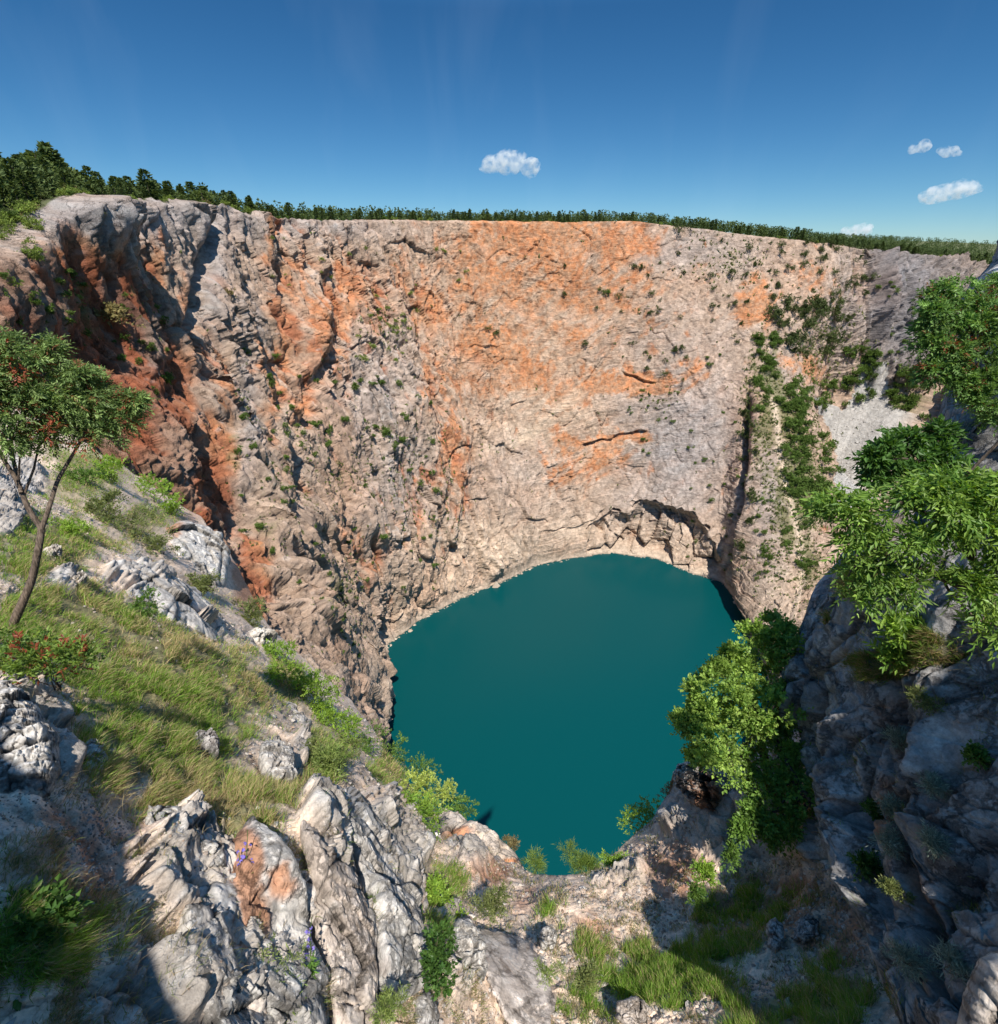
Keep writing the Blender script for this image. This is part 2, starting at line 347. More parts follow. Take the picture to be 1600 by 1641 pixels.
# tilted ledges of the central face
sp = W3[..., 2]+.30*W3[..., 0]*np.sign(900-bu)*.5+6*n_big
saw = (sp/7.0-np.floor(sp/7.0)); saw2 = (sp/2.9-np.floor(sp/2.9))
led = (1-left)*(1-isc)*(.4+.6*ss(-.2, .3, fbm(V3, 50, 2, 300)))
small = np.clip(bd/260, .35, 1); rgh = (.30+.35*fl_w)+.95*ss(-.2, .4, fbm(V3, 45, 3, 310))
D += sm*(n_big*(5+5*fl_w)*small+n_rid*(1.0+5.2*fl_w)*small+n_mid*(2.0+1.6*fl_w)+v1*(.9+2.2*fl_w)*small+v2*(.75+1.0*fl_w)*rgh+v3*(.38+.2*fl_w)*f3*rgh+n_hi*(.5+.7*fl_w)*rgh+fl_w*n_rb*2.4*small+led*(saw*1.5+saw2*.5))
D -= sm*(np.exp(-e1*16)*(.3+1.2*fl_w)*small+np.exp(-e2*11)*(.3+.3*fl_w))
D *= ss(0, .012, tt)*.85+.15
D *= 1-.85*ss(.95, 1, tt)
wall = base+nrm*D[..., None]
# the rim line itself is ragged
jag = (fbm(base[:1], 14, 4, 500)[0]*2.6+fbm(base[:1], 4, 3, 520)[0]*1.4)*np.clip(rimP[:, 1]/330, .45, 1)
wall[..., 2] += (jag*(.4+1.5*(1-ss(380, 620, Ucol))+.8*ss(1380,1400,Ucol)))[None]*(1-ss(0, .05, tt))
# plateau behind the rim and footing below the lake
outd = rimP-np.array([30, 240, 0]); outd[:, 2] = 0; outd /= np.linalg.norm(outd, axis=1, keepdims=True)
top = wall[0]; tz = np.convolve(np.pad(top[:, 2], 30, 'edge'), np.ones(61)/61, 'valid')
rows = []
PLAT = [6000, 2500, 900, 300, 120, 60, 30, 14, 6, 2.5, 1]
for d0 in PLAT:
    q = top+outd*d0; q[:, 2] = top[:, 2]*(1-ss(0, 8, d0))+tz*ss(0, 8, d0)-.2*min(d0, 6)+.012*min(d0, 900); rows.append(q)
rows = np.array(rows); rows[..., 2] += fbm(rows, 9, 3, 700)*.7
botr = []
for kk in range(1, 6):
    q = wall[-1].copy(); q[:, 2] -= kk*kk*1.4; q -= -outd*kk*1.2; botr.append(q)
wallP = np.concatenate([rows, wall, np.array(botr)], 0)
ext = lambda A, n0=len(PLAT), n1=5: np.concatenate([np.repeat(A[:1], n0, 0), A, np.repeat(A[-1:], n1, 0)], 0)
# --- albedo
ORANGE = [(110,580,120,110,.75),(215,660,60,110,.9),(130,450,80,70,.8),(250,430,24,80,.7),(190,400,30,60,.6),(650,820,60,90,.4),(700,780,30,90,.5),(470,760,50,80,.35),(880,620,90,60,.4),(850,470,210,110,.58),(760,600,100,80,.5),(500,470,90,110,.45),(330,560,60,120,.45),(440,620,30,120,.6),(545,560,20,80,.7),(600,500,30,60,.5),(870,378,150,40,.95),(740,400,60,60,.55),(900,440,110,50,.7),(830,500,130,60,.5),(780,560,80,45,.85),(830,600,60,25,1),(690,500,45,50,.8),(1000,395,50,50,.8),
 (1212,490,30,42,1),(1020,610,75,20,.95),(985,622,60,14,1),(950,725,60,35,.7),(1000,702,50,9,1),(905,760,30,26,.6),(715,690,14,80,.9),(740,760,18,70,.9),(690,600,18,90,.7),(720,560,60,80,.5),
 (560,455,44,50,.85),(515,520,32,90,.8),(430,380,16,60,.75),(450,540,26,80,.85),(335,760,40,110,1),(280,610,34,90,1),(150,425,60,50,.8),(200,500,60,70,.85),
 (405,940,34,70,1),(300,830,26,60,.9),(1310,460,30,40,.5),(1300,590,30,26,.7),(545,500,40,40,.8),(360,640,20,100,.6),(480,640,26,60,.7),(60,440,40,50,.5),
 (470,420,30,50,.6),(560,860,40,40,.5),(620,700,20,60,.35),(600,900,22,90,.5),(930,540,60,30,.5),(1100,590,40,20,.6),(640,440,50,40,.6),(300,470,16,60,.6),(310,560,20,40,.7)]
CREAM = [(790,880,120,50,1),(720,930,70,40,.8),(650,980,40,60,.7),(900,655,70,26,.8),(860,690,60,18,.8),(1060,880,90,45,.8),(1000,712,50,9,.7),(840,780,90,60,.35),(900,850,80,30,.8),(820,640,60,30,.5),
 (1260,950,70,70,.7),(1290,880,30,60,.5),(620,1050,20,120,.5)]
GREY = [(1100,720,110,140,.9),(1080,560,130,90,.35),(1440,480,90,110,1),(600,620,80,110,.6),(640,760,60,120,.55),(200,350,300,36,.9),(480,365,160,16,.6),(830,560+210,90,60,.45),(230,560,30,60,.5),
 (1100,400,120,40,.6),(1230,800,40,160,.6),(60,500,50,30,.4),(1250,600,40,60,.5),(400,640,16,160,.6),(340,430,24,90,.8)]
bu, bv, bd = proj(wall)
J = fbm(V3, 30, 4, 800, gain=.6); K = fbm(V3, 8, 4, 820, gain=.65, stretch=(1, 1, 1.8)); K2 = fbm(V3, 3, 3, 840, gain=.7)
ju, jv = bu+J*46+K*16, bv+K*30+J*20
ora = blobs(ju, jv, ORANGE); cre = blobs(ju, jv, CREAM); gre = blobs(ju, jv, GREY)
hi = (n_mid*.9+n_rid*.5*fl_w+v2*.3)                                     # weathered grey on what stands out, red in hollows
ora = np.clip(ora*1.12+K*.50+J*.12-.19-.34*hi*(ora < .95)+.16*ss(-.2,-.6,hi), 0, 1); sv1 = noise(W3[..., 0]/5, W3[..., 1]/5, W3[..., 2]/34, 905)+.6*noise(W3[..., 0]/2.2, W3[..., 1]/2.2, W3[..., 2]/20, 906); dg = noise((W3[..., 0]+W3[..., 2]*.8)/26, W3[..., 1]/40, (W3[..., 2]-W3[..., 0]*.6)/5.5, 907)+.5*noise((W3[..., 0]+W3[..., 2]*.8)/12, W3[..., 1]/20, (W3[..., 2]-W3[..., 0]*.6)/2.4, 908)
ora = ora+(sv1*left+dg*(1-left))*.55*np.minimum(1, ora*3+.15)
ora = ss(-.12, .60, ora)
gre = np.clip(gre+K*.3+.2*hi, 0, 1)
cA = C(.44, .322, .238); cO = C(.50, .205, .085); cD = C(.38, .135, .065); cG = C(.355, .325, .308); cC = C(.58, .455, .34)
cO2 = C(.50,.275,.155)
cen_ = np.exp(-((bu-850)/230)**2-((bv-520)/230)**2); col = mix(cA+0*base, C(.50, .34, .225), cen_*.75); col = mix(col, cG, gre)
col = mix(col, cC, np.clip(cre+K*.25, 0, 1)*.85)
oc = mix(cO2, cO, ss(-.3, .3, K2+K)); lb = (1-ss(210, 330, bu-(bv-560)*.35))*ss(380, 450, bv); oc = mix(oc, cD, ss(.1, .55, -hi*.5+.35*left+.3*K+.5*lb))  # left bluff takes more dark red, shade put into the colour
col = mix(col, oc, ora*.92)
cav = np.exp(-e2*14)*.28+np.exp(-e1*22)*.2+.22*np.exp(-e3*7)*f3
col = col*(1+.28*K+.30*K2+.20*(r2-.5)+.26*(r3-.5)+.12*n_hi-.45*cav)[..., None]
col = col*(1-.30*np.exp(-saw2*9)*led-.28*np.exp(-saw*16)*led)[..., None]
brn = ss(.15, .55, fbm(W3, 11, 4, 860, gain=.65, stretch=(1, 1, 2.5))); col = mix(col, col*C(.62, .55, .50), brn*.6)
spk = ss(.30, .62, noise(W3[..., 0]/1.9, W3[..., 1]/1.9, W3[..., 2]/2.6, 870)); col = mix(col, col*C(.55, .50, .46), spk*.6*f3)
pale = ss(.25, .6, K2+.5*n_mid+.3*gre)*left; col = mix(col, C(.42, .395, .365), pale*.5)
gcl = ss(1386, 1396, bu+4*K)*(1-ss(585, 625, bv+20*K)); col = mix(col, col*C(.62, .66, .72), gcl)  # bluish darkening puts the grey cliff's shade into its colour
col = mix(col, col*C(.84, .70, .63), lb)      # red-brown stain tint on the left bluff, also painting in its shade
# stained streaks running down the left wall
st = noise(W3[..., 0]/2.6, W3[..., 1]/2.6, W3[..., 2]/30, 900)+.25*J+.5*noise(W3[..., 0]/1.2, W3[..., 1]/1.2, W3[..., 2]/18, 901)
col = mix(col, C(.16, .135, .115), ss(.25, .75, st)*.42*(left*.95+.18+.5*(bu > 1385)))
scol = C(.40, .375, .345)*(1+.25*noise(bu/5, bv/5, 0*bu, 31)+.25*K2)[..., None]
col = np.where(isc[..., None], scol, col)
dp, _, _ = polyd(bu+3*K2, bv, [(825,712),(870,680),(905,650),(925,628)])
col = mix(col, C(.56, .42, .30), np.exp(-(dp/7)**2)*.8)
for L, w_ in [([(770,735),(830,702),(875,672),(915,640)], 10), ([(930,905),(990,860)], 14), ([(700,560),(760,590),(820,610)], 12), ([(870,500),(950,520),(1010,510)], 12), ([(780,480),(850,520),(900,560)], 9)]:
    dp, _, _ = polyd(bu+10*K, bv+10*K2, L); col = mix(col, C(.56, .45, .345), np.exp(-(dp/w_)**2)*ss(-.3, .4, K)*.6)
big = fbm(V3, 75, 3, 880); col = mix(col, col*C(1.10, .93, .82), ss(.05, .5, big)*.7); col = mix(col, col*C(.88, .93, .98), ss(.05, .5, -big)*.7)
# thin green and straw scrub growing on the ledges
GRN = [(1330,560,90,140,.45),(1235,640,36,110,1),(1275,780,50,130,.95),(1300,900,30,80,.7),(1225,760,20,120,.6),(1160,420,100,50,.45),(1060,640,40,40,.4),(640,760,130,170,.35),(520,740,100,140,.42),(430,820,60,120,.5),(620,520,60,60,.45),(240,500,40,90,.5),(1250,900,60,80,.5),
 (540,960,60,100,.5),(1010,560,100,90,.2),(1450,640,60,60,.7),(380,700,40,120,.45),(120,500,100,60,.5)]
gn = blobs(ju, jv, GRN); gm = ss(.46, .74, gn+K*.55+K2*.35)*(1-isc)
col = mix(col, mix(C(.10, .115, .038)+0*col, C(.20, .175, .08), ss(-.2, .5, K2)), gm*.75)
dp, _, _ = polyd(bu+3*K2, bv, [(1240,640),(1248,700),(1256,760),(1270,820),(1283,870),(1287,930),(1270,985),(1262,1010)])
col = mix(col, C(.60, .47, .35), np.exp(-(dp/5.5)**2)*.95)
# pale ring at the waterline, darker wet edge
wz = wall[..., 2]+HW
col = mix(col, C(.52, .41, .31), ss(6, 1.5, wz+2*K)*.7); col = mix(col, C(.20, .17, .13), ss(.9, .3, wz)*.6)
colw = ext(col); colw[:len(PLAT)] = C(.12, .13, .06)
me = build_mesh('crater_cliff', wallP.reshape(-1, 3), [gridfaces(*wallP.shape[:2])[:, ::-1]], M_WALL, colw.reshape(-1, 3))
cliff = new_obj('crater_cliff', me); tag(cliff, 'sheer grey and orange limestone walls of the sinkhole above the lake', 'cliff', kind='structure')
print('cliff', time.time()-T0)

# ------------------------------------------------------------------ lake
ang = np.linspace(0, 2*np.pi, 128, endpoint=False)
V = np.stack([30+330*np.cos(ang), 240+330*np.sin(ang), -HW+0*ang], -1)
me = bpy.data.meshes.new('lake_water'); me.from_pydata([tuple(x) for x in V], [], [list(range(128))])
m, tr_, N = nodes('teal_lake_water'); L = tr_.links.new
bs = N('ShaderNodeBsdfPrincipled'); bs.inputs['Base Color'].default_value = (.0006, .052, .056, 1); bs.inputs['Roughness'].default_value = .28
bs.inputs['IOR'].default_value = 1.33; bs.inputs['Specular IOR Level'].default_value = .3
tc = N('ShaderNodeTexCoord'); nn = N('ShaderNodeTexNoise'); nn.inputs['Scale'].default_value = .9; nn.inputs['Detail'].default_value = 4
bb = N('ShaderNodeBump'); bb.inputs['Distance'].default_value = .05; bb.inputs['Strength'].default_value = .5
L(tc.outputs['Object'], nn.inputs['Vector']); L(nn.outputs['Fac'], bb.inputs['Height']); L(bb.outputs[0], bs.inputs['Normal'])
oo = N('ShaderNodeOutputMaterial'); L(bs.outputs[0], oo.inputs[0]); me.materials.append(m)
lake = new_obj('lake_water', me); tag(lake, 'still teal lake at the bottom of the crater', 'lake', kind='structure')

# =================================================================== FOREGROUND SLOPES
DEP = [(0,1641,2.7),(230,1641,3.2),(450,1641,4.3),(650,1641,5.6),(800,1641,7.0),(1000,1641,7.2),(1200,1641,6.6),(1450,1641,5.9),
 (905,1405,11.5),(850,1500,9.2),(840,1395,13.5),(700,1300,19),(620,1200,24),(560,1120,30),(430,1000,40),(370,880,50),(250,780,56),(120,700,58),(0,640,58),(-150,560,58),
 (20,1010,7.2),(200,1130,7.6),(40,1150,5.2),(300,1330,5.2),(395,1370,5.1),(450,1500,5.1),(600,1450,6.3),(650,1600,5.7),(760,1560,7.3),(560,1250,9),(430,1200,8.8),
 (300,1050,12.5),(400,1080,17),(500,1150,18),(250,930,21),(100,850,20),(150,780,34),(0,900,11),(0,760,26),(350,950,32),(640,1320,12),(700,1400,11),(740,1480,8.6),
 (770,1330,17),(1000,1540,8.6),(1000,1440,10.4),(1050,1400,11.2),(1000,1360,14),(1080,1270,16),(1100,1225,14.5),(1180,1350,11.2),(1200,1480,8.7),(1290,1400,9.3),(1330,1300,9),(1250,1250,11),
 (1290,1150,12.5),(1300,1550,7.4),(1400,1100,14),(1600,1000,14),(1600,1400,8),(100,1400,3.4),(100,1250,4.3),(-300,1000,6),(-300,1400,3),(-400,800,16),(800,2100,5.2),(200,2100,2.4),(1400,2100,5.0),(-300,2000,2.2),(1900,1800,5.0),(1120,1290,12.5),(1080,1330,12.5)]
DEP = np.array(DEP, float)
def tps_fit(pts, val):
    q = pts/800.; n = len(q); d = np.hypot(q[:, None, 0]-q[None, :, 0], q[:, None, 1]-q[None, :, 1])
    A = np.zeros((n+3, n+3)); A[:n, :n] = np.where(d > 0, d*d*np.log(np.maximum(d, 1e-9)), 0)+np.eye(n)*2e-3
    A[:n, n] = 1; A[:n, n+1:] = q; A[n, :n] = 1; A[n+1:, :n] = q.T
    return q, np.linalg.solve(A, np.concatenate([val, [0, 0, 0]]))
def tps_eval(fit, u, v):
    q, w_ = fit; r = w_[-3]+w_[-2]*u/800.+w_[-1]*v/800.
    for i in range(len(q)):
        d2 = (u/800.-q[i, 0])**2+(v/800.-q[i, 1])**2; r = r+w_[i]*.5*d2*np.log(np.maximum(d2, 1e-12))
    return r
fitF = tps_fit(DEP[:, :2], np.log(DEP[:, 2]))
OUT = [(-450,500),(-150,560),(0,640),(120,700),(250,780),(320,830),(370,885),(400,950),(430,1000),(490,1060),(560,1120),(600,1170),(620,1205),(660,1255),(700,1300),(745,1335),(790,1370),(840,1398),(880,1408),(920,1405),
 (960,1390),(1000,1362),(1045,1320),(1080,1272),(1090,1238),(1110,1222),(1150,1205),(1200,1190),(1290,1150),(1400,1100),(1600,1000)]
INN = [(-600,700),(-600,900),(-600,1300),(-600,1700),(-400,2000),(0,2150),(400,2150),(800,2150),(1200,2150),(1600,2100),(1900,1900),(2000,1700)]
def resample(L, n):
    L = np.array(L, float); s = np.concatenate([[0], np.cumsum(np.hypot(*np.diff(L, axis=0).T))]); q = np.linspace(0, s[-1], n)
    return np.stack([np.interp(q, s, L[:, 0]), np.interp(q, s, L[:, 1])], 1)
NCf, NRf = 1400, 760
O_ = resample(OUT, NCf); I_ = resample(INN, NCf)
O_ += np.stack([0*O_[:, 0], 5*noise(O_[:, 0]/30, O_[:, 1]/30, 0*O_[:, 0], 44)], 1)
tf = np.linspace(0, 1, NRf)[:, None]**.8
gu = I_[None, :, 0]+(O_-I_)[None, :, 0]*tf; gv = I_[None, :, 1]+(O_-I_)[None, :, 1]*tf
gd = np.exp(tps_eval(fitF, gu, gv)); gd = np.clip(gd, 1.9, 75)
gb = P(gu, gv, gd); gn_ = gnormal(gb); gn_ *= -np.sign((gn_*gb).sum(-1, keepdims=True)); gn_[..., 2] = np.abs(gn_[..., 2])*.6+.4*gn_[..., 2]
sf = np.maximum(gd/FPX*1.7, .004)
lamok = lambda lam: ss(.9, .35, lam/gd)          # no relief larger than a third of the distance
def layer(lam, s, kind='f', **kw):
    if kind == 'f': return noise(gb[..., 0]/lam, gb[..., 1]/lam, gb[..., 2]/lam, s)*lam*ss(1.2, 2.6, lam/sf)*lamok(lam)
Df = 0*gd
# where bare rock, turf and red soil lie (photograph pixels)
ROCKY = [(230,930,80,20,.7),(310,1000,50,16,.6),(320,880,40,40,.4),(100,940,60,24,.6),(410,1030,30,20,.6),(455,1150,30,20,.5),(330,1190,30,16,.5),(40,1170,70,90,1),(60,1230,80,60,.8),
 (300,1400,110,100,1),(430,1520,140,150,1),(590,1420,100,150,1),(600,1580,90,60,.7),(740,1540,40,90,.7),(850,1590,60,40,.35),(720,1460,40,40,.6),(760,1370,60,50,.9),(1000,1400,90,50,.6),(1100,1290,60,60,1),(1180,1300,90,90,1),
 (1020,1610,50,30,.5),(1200,1560,40,60,.3),(240,1600,120,80,.9),(480,1210,30,40,.6),(0,830,40,40,1),(30,770,60,40,.8),(1300,1340,60,80,.7),(1250,1400,70,50,.4),(560,1100,30,40,.3),(430,1060,30,30,.4),
 (520,1300,60,60,.8),(700,1600,40,50,.45),(240,960,60,30,.6),(470,960,40,60,.4)]
RED = [(120,1400,80,130,.9),(200,1330,60,60,.5),(400,930,30,60,1),(860,1450,80,30,.5),(950,1480,60,30,.6),(1080,1390,70,50,.8),(1230,1440,120,60,.9),(1340,1500,60,100,.8),(440,1400,60,60,.4),(1200,1580,90,50,.6),
 (780,1400,50,30,.9),(1150,1290,60,60,.6),(300,830,40,30,.5),(360,860,30,40,.5),(1100,1500,200,60,.3)]
GRASS = [(250,1170,150,110,1),(330,1290,110,70,1),(130,1000,140,70,.9),(60,880,100,60,.9),(200,1060,120,60,1),(330,1110,110,70,.95),(160,860,80,50,.6),(1050,1560,110,60,.9),(1120,1500,90,36,.75),(950,1510,50,40,.55),(930,1590,50,40,.5),(1320,1600,70,70,.8),(1030,1500,60,20,.5),
 (1200,1440,100,40,.55),(70,1520,110,90,.5),(190,1500,60,50,.42),(60,1430,60,40,.35),(520,1200,60,60,.7),(440,1250,90,50,.7),(640,1380,40,60,.5),(640,1230,50,60,.7),(380,1570,70,60,.6),(700,1500,40,60,.5),(350,960,60,30,.5),(700,1420,60,30,.6),
 (450,1100,50,60,.7),(130,760,120,60,.6),(230,830,90,40,.6),(880,1470,60,20,.4),(1250,1620,120,60,.6),(500,1290,50,50,.5),(1180,1390,100,40,.35)]
g1 = fbm(gb, 1.2, 4, 1100, gain=.6); g1 = g1+.0; gl = fbm(P(gu, gv, 10.+0*gu), .5, 4, 1120, gain=.62)      # second field at picture-even grain over all distances
qu, qv = gu+gl*26, gv+gl*22
rk = blobs(qu, qv, ROCKY); rd_ = blobs(qu, qv, RED); gr = blobs(qu, qv, GRASS)
gr = gr*(1-.8*ss(.5, .9, rk)); rockm = ss(.38, .62, rk+gl*.30); grm = ss(.3, .62, gr+gl*.4)*(1-rockm); redm = ss(.25, .7, rd_+gl*.35)
for i, lam in enumerate([9, 4.5, 2.2, 1.1, .55, .28, .14, .07]):
    n_ = noise(gb[..., 0]/lam, gb[..., 1]/lam, gb[..., 2]/(lam*1.4), 1000+i); rdg = .55-1.9*np.abs(n_)
    n_ = n_+(rdg-n_)*rockm*(lam < 3); Df = Df+n_*lam*ss(1.2, 2.6, lam/sf)*lamok(lam)*(.10 if lam > .5 else .15)
GF = gd/9.
va, ea, ra = voro(gb, 1.5, 71, (1, 1, 1.5)); vb, eb, rb = voro(gb, .5, 72, (1, 1, 1.4)); vc, ec, rc = voro(gb, .17, 73); vd, ed, rdd = voro(gb, 5., 74, (1, 1, 1.6))
fA = lamok(1.5); fB = ss(1.5, 3.5, .5/sf); fC = ss(1.5, 3.5, .17/sf)
Df += rockm*(va*.17*fA+vb*.085*fB+vc*.038*fC+vd*.35*lamok(5.)+.08*fA)-rockm*(np.exp(-ea*22)*.12*fA+np.exp(-eb*14)*.05*fB)
Df += (1-rockm)*(vb*.03*fB+vc*.022*fC)
edge = ss(1, .93, tf)+0*gd
terr = gb+gn_*(Df*(.25+.75*edge))[..., None]
# beyond the brink the ground drops away towards the lake
br = terr[-1]; od = br.copy(); od[:, 2] = 0; od /= np.linalg.norm(od, axis=1, keepdims=True)
drop = []
for h, o1 in [(.15, .12), (.5, .3), (1.2, .5), (3, 1), (7, 2.0), (15, 4), (30, 7), (60, 13), (110, 22), (190, 36)]:
    q = br+od*o1; q[:, 2] -= h; q += (fbm(br, max(2, h*.5), 3, 1200)*h*.12)[:, None]*od; drop.append(q)
terrP = np.concatenate([terr, np.array(drop)], 0)
kS = fbm(gb, .35, 3, 1300, gain=.7)*ss(1.5, 3, .35/sf)
cR = C(.47, .41, .35); cS = C(.70, .535, .41); cRed = C(.42, .20, .115); cGr = C(.14, .155, .05)
fc = mix(cS+0*gb, cRed, redm*.85)
fc = fc*(1+.35*(rb-.5)*fB+.5*(rc-.5)*fC+.3*gl)[..., None]
peb = (rc > .72)*fC*ss(.1, .25, ec); fc = mix(fc, C(.50, .44, .38), peb*.6*(1-rockm))
rcx = mix(cR+0*gb, C(.66, .62, .575), ss(-.05, .5, gl+.6*kS)*.85)
rcx = mix(rcx, C(.40, .20, .11), ss(.30, .62, rd_*.6+gl*.5-.15*va)*.8)
rcx = mix(rcx, C(.15, .13, .115), (np.exp(-ea*18)*fA+np.exp(-eb*14)*fB*.7)*.55)
rcx = rcx*(1+.2*(rb-.5)+.25*kS)[..., None]
fc = mix(fc, mix(C(.155, .15, .055)+0*gb, C(.27, .215, .115), ss(-.1, .45, gl+.5*g1)), grm*.88)
fc = mix(fc, rcx, rockm)
fcx = np.concatenate([fc, np.repeat(fc[-1:], len(drop), 0)], 0)
me = build_mesh('hillside', terrP.reshape(-1, 3), [gridfaces(*terrP.shape[:2])], M_NEAR, fcx.reshape(-1, 3))
hill = new_obj('hillside', me); tag(hill, 'steep stony slopes with turf and red soil below the viewpoint', 'slope', kind='structure')
print('hillside', time.time()-T0)

# =================================================================== SHADED ROCK FACE AT THE RIGHT
DO = [(1700,330,10.5),(1660,385,10.5),(1610,425,10.5),(1585,450,10.5),(1562,520,10.5),(1525,600,10.5),(1505,680,10.5),(1508,740,10.5),(1480,810,10.5),(1410,890,10.8),(1345,930,11),(1298,962,11.3),(1284,1010,11.4),(1276,1060,11.4),(1275,1120,11.2),
      (1290,1190,10.8),(1308,1250,10.2),(1335,1330,9.4),(1352,1400,8.6),(1365,1450,7.9),(1400,1510,7.1),(1415,1570,6.5),(1450,1650,5.8),(1500,1800,5.0),(1550,2000,4.4),(1600,2250,4.0)]
DI = [(1900,150,8.5),(2200,0,6.5),(2400,200,5),(2500,500,4),(2600,800,3.4),(2600,1100,3.2),(2600,1400,3.2),(2500,1700,3.2),(2400,2000,3.2),(2200,2400,3.2)]
def resample3(L, n):
    L = np.array(L, float); s = np.concatenate([[0], np.cumsum(np.hypot(*np.diff(L[:, :2], axis=0).T))]); q = np.linspace(0, s[-1], n)
    return np.stack([np.interp(q, s, L[:, i]) for i in range(3)], 1)
NS, NT = 1250, 620
A_ = resample3(DO, NS); B_ = resample3(DI, NS)
kz = np.ones(25)/25
for i in range(3): B_[:, i] = np.convolve(np.pad(B_[:, i], 12, 'edge'), kz, 'valid')
A_[:, 2] = np.convolve(np.pad(A_[:, 2], 12, 'edge'), kz, 'valid')
a3 = P(A_[:, 0], A_[:, 1], A_[:, 2]); b3 = P(B_[:, 0], B_[:, 1], B_[:, 2])
ts = (np.linspace(0, 1, NT)**1.6)[:, None, None]
sb = a3[None]*(1-ts)+b3[None]*ts
su, sv, sdp = proj(sb)
sn = gnormal(sb); sn *= -np.sign((sn*sb).sum(-1, keepdims=True))
spc = np.maximum(sdp/FPX*1.8, .006)
tsq = ts[..., 0]+0*su
Ds = .55*np.sin(np.pi*np.clip(tsq*1.3, 0, 1))
wq = sb+np.stack([fbm(sb, 2, 3, 1400), fbm(sb, 2, 3, 1410), fbm(sb, 2, 3, 1420)], -1)*.45
Ds += fbm(wq, 2.6, 3, 1430, stretch=(1, 1, 3.5))*.55+fbm(wq, 1.0, 5, 1440, gain=.58, stretch=(1, 1, 4), ridged=True, fade=spc)*.13+fbm(wq, .5, 4, 1450, gain=.6, fade=spc)*.07
x1, y1, z1 = voro(wq, 1.5, 80, (1, 1, 3.2)); x2, y2, z2 = voro(wq, .55, 81, (1, 1, 2.6)); x3, y3, z3 = voro(wq, .22, 82, (1, 1, 1.4))
Ds += x1*.20+x2*.08+x3*.035-np.exp(-y1*26)*.12-np.exp(-y2*16)*.035+fbm(sb, 1.6, 4, 1445, gain=.6, stretch=(1, 1, 7), ridged=True)*.32
# strata cracks that lean across the face
sq = wq[..., 2]+.5*wq[..., 1]; sw_ = sq/.9-np.floor(sq/.9); Ds += (sw_-.5)*.03
# tall clefts
for L, wp, am in [([(1352,1100),(1345,1200),(1360,1300),(1370,1400)], 10, -.5), ([(1510,1100),(1520,1300),(1530,1500),(1545,1641)], 12, -.45), ([(1450,600+60),(1560,770),(1555,900)], 9, -.5),
                  ([(1400,980),(1330,1090)], 6, -.2), ([(1300,1110),(1380,1080),(1420,1060)], 5, -.2), ([(1555,640),(1548,720),(1550,800)], 8, -.6), ([(1440,1220),(1460,1400),(1455,1560)], 14, -.25), ([(1420,1180),(1410,1330),(1405,1500)], 26, .3), ([(1580,1100),(1570,1400)], 30, .3)]:
    d_, p_, s_ = polyd(su+14*x2*0+10*noise(sv/50, su/70, 0*su, 9), sv, L); Ds += am*np.exp(-(d_/wp)**2)
Ds *= (.2+.8*ss(0, .05, tsq))
face = sb+sn*Ds[..., None]
face[:, :int(NS*.0)+1] += 0
# turn the outer edge back on itself so the rock has a far side
e0 = face[0]; bk = []
for o1, i1 in [(.25, .02), (.8, .25), (1.8, .9), (3.5, 2.2), (7, 5), (14, 10)]:
    dirv = np.array([.45, 1.0, 0.0])/1.1; q = e0+dirv*o1+np.array([.9, 0, 0])*i1; q += (fbm(e0, 1, 3, 1500)*.25*min(o1, 1.5))[:, None]*np.array([1, .4, .6]); bk.append(q)
faceP = np.concatenate([np.array(bk[::-1]), face], 0)
q1 = fbm(sb, .8, 4, 1510, gain=.6); q2 = fbm(sb, .25, 3, 1520, gain=.7)
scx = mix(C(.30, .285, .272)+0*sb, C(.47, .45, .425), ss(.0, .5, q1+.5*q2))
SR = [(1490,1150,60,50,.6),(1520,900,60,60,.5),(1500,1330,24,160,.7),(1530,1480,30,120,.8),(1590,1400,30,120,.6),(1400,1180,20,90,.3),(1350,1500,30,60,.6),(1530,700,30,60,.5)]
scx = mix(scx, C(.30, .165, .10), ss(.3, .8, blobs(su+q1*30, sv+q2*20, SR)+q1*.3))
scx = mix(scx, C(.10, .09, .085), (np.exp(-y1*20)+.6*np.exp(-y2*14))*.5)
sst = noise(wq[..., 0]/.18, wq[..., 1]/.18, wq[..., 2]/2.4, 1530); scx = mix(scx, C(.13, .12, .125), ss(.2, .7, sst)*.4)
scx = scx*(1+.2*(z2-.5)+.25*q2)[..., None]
SG = [(1490,1080,90,26,.9),(1560,1060,60,30,.9),(1400,1010,40,30,.5),(1470,960,60,30,.8)]
sgm = ss(.45, .7, blobs(su+q1*20, sv+q1*20, SG)+q1*.3); scx = mix(scx, C(.12, .11, .045), sgm*.7)
scp = np.concatenate([np.repeat(scx[:1], 6, 0), scx], 0)
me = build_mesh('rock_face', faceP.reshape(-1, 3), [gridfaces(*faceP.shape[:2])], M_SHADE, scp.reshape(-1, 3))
rface = new_obj('rock_face', me); tag(rface, 'shaded grey rock face rising along the right of the gully', 'cliff', kind='structure')
print('face', time.time()-T0)

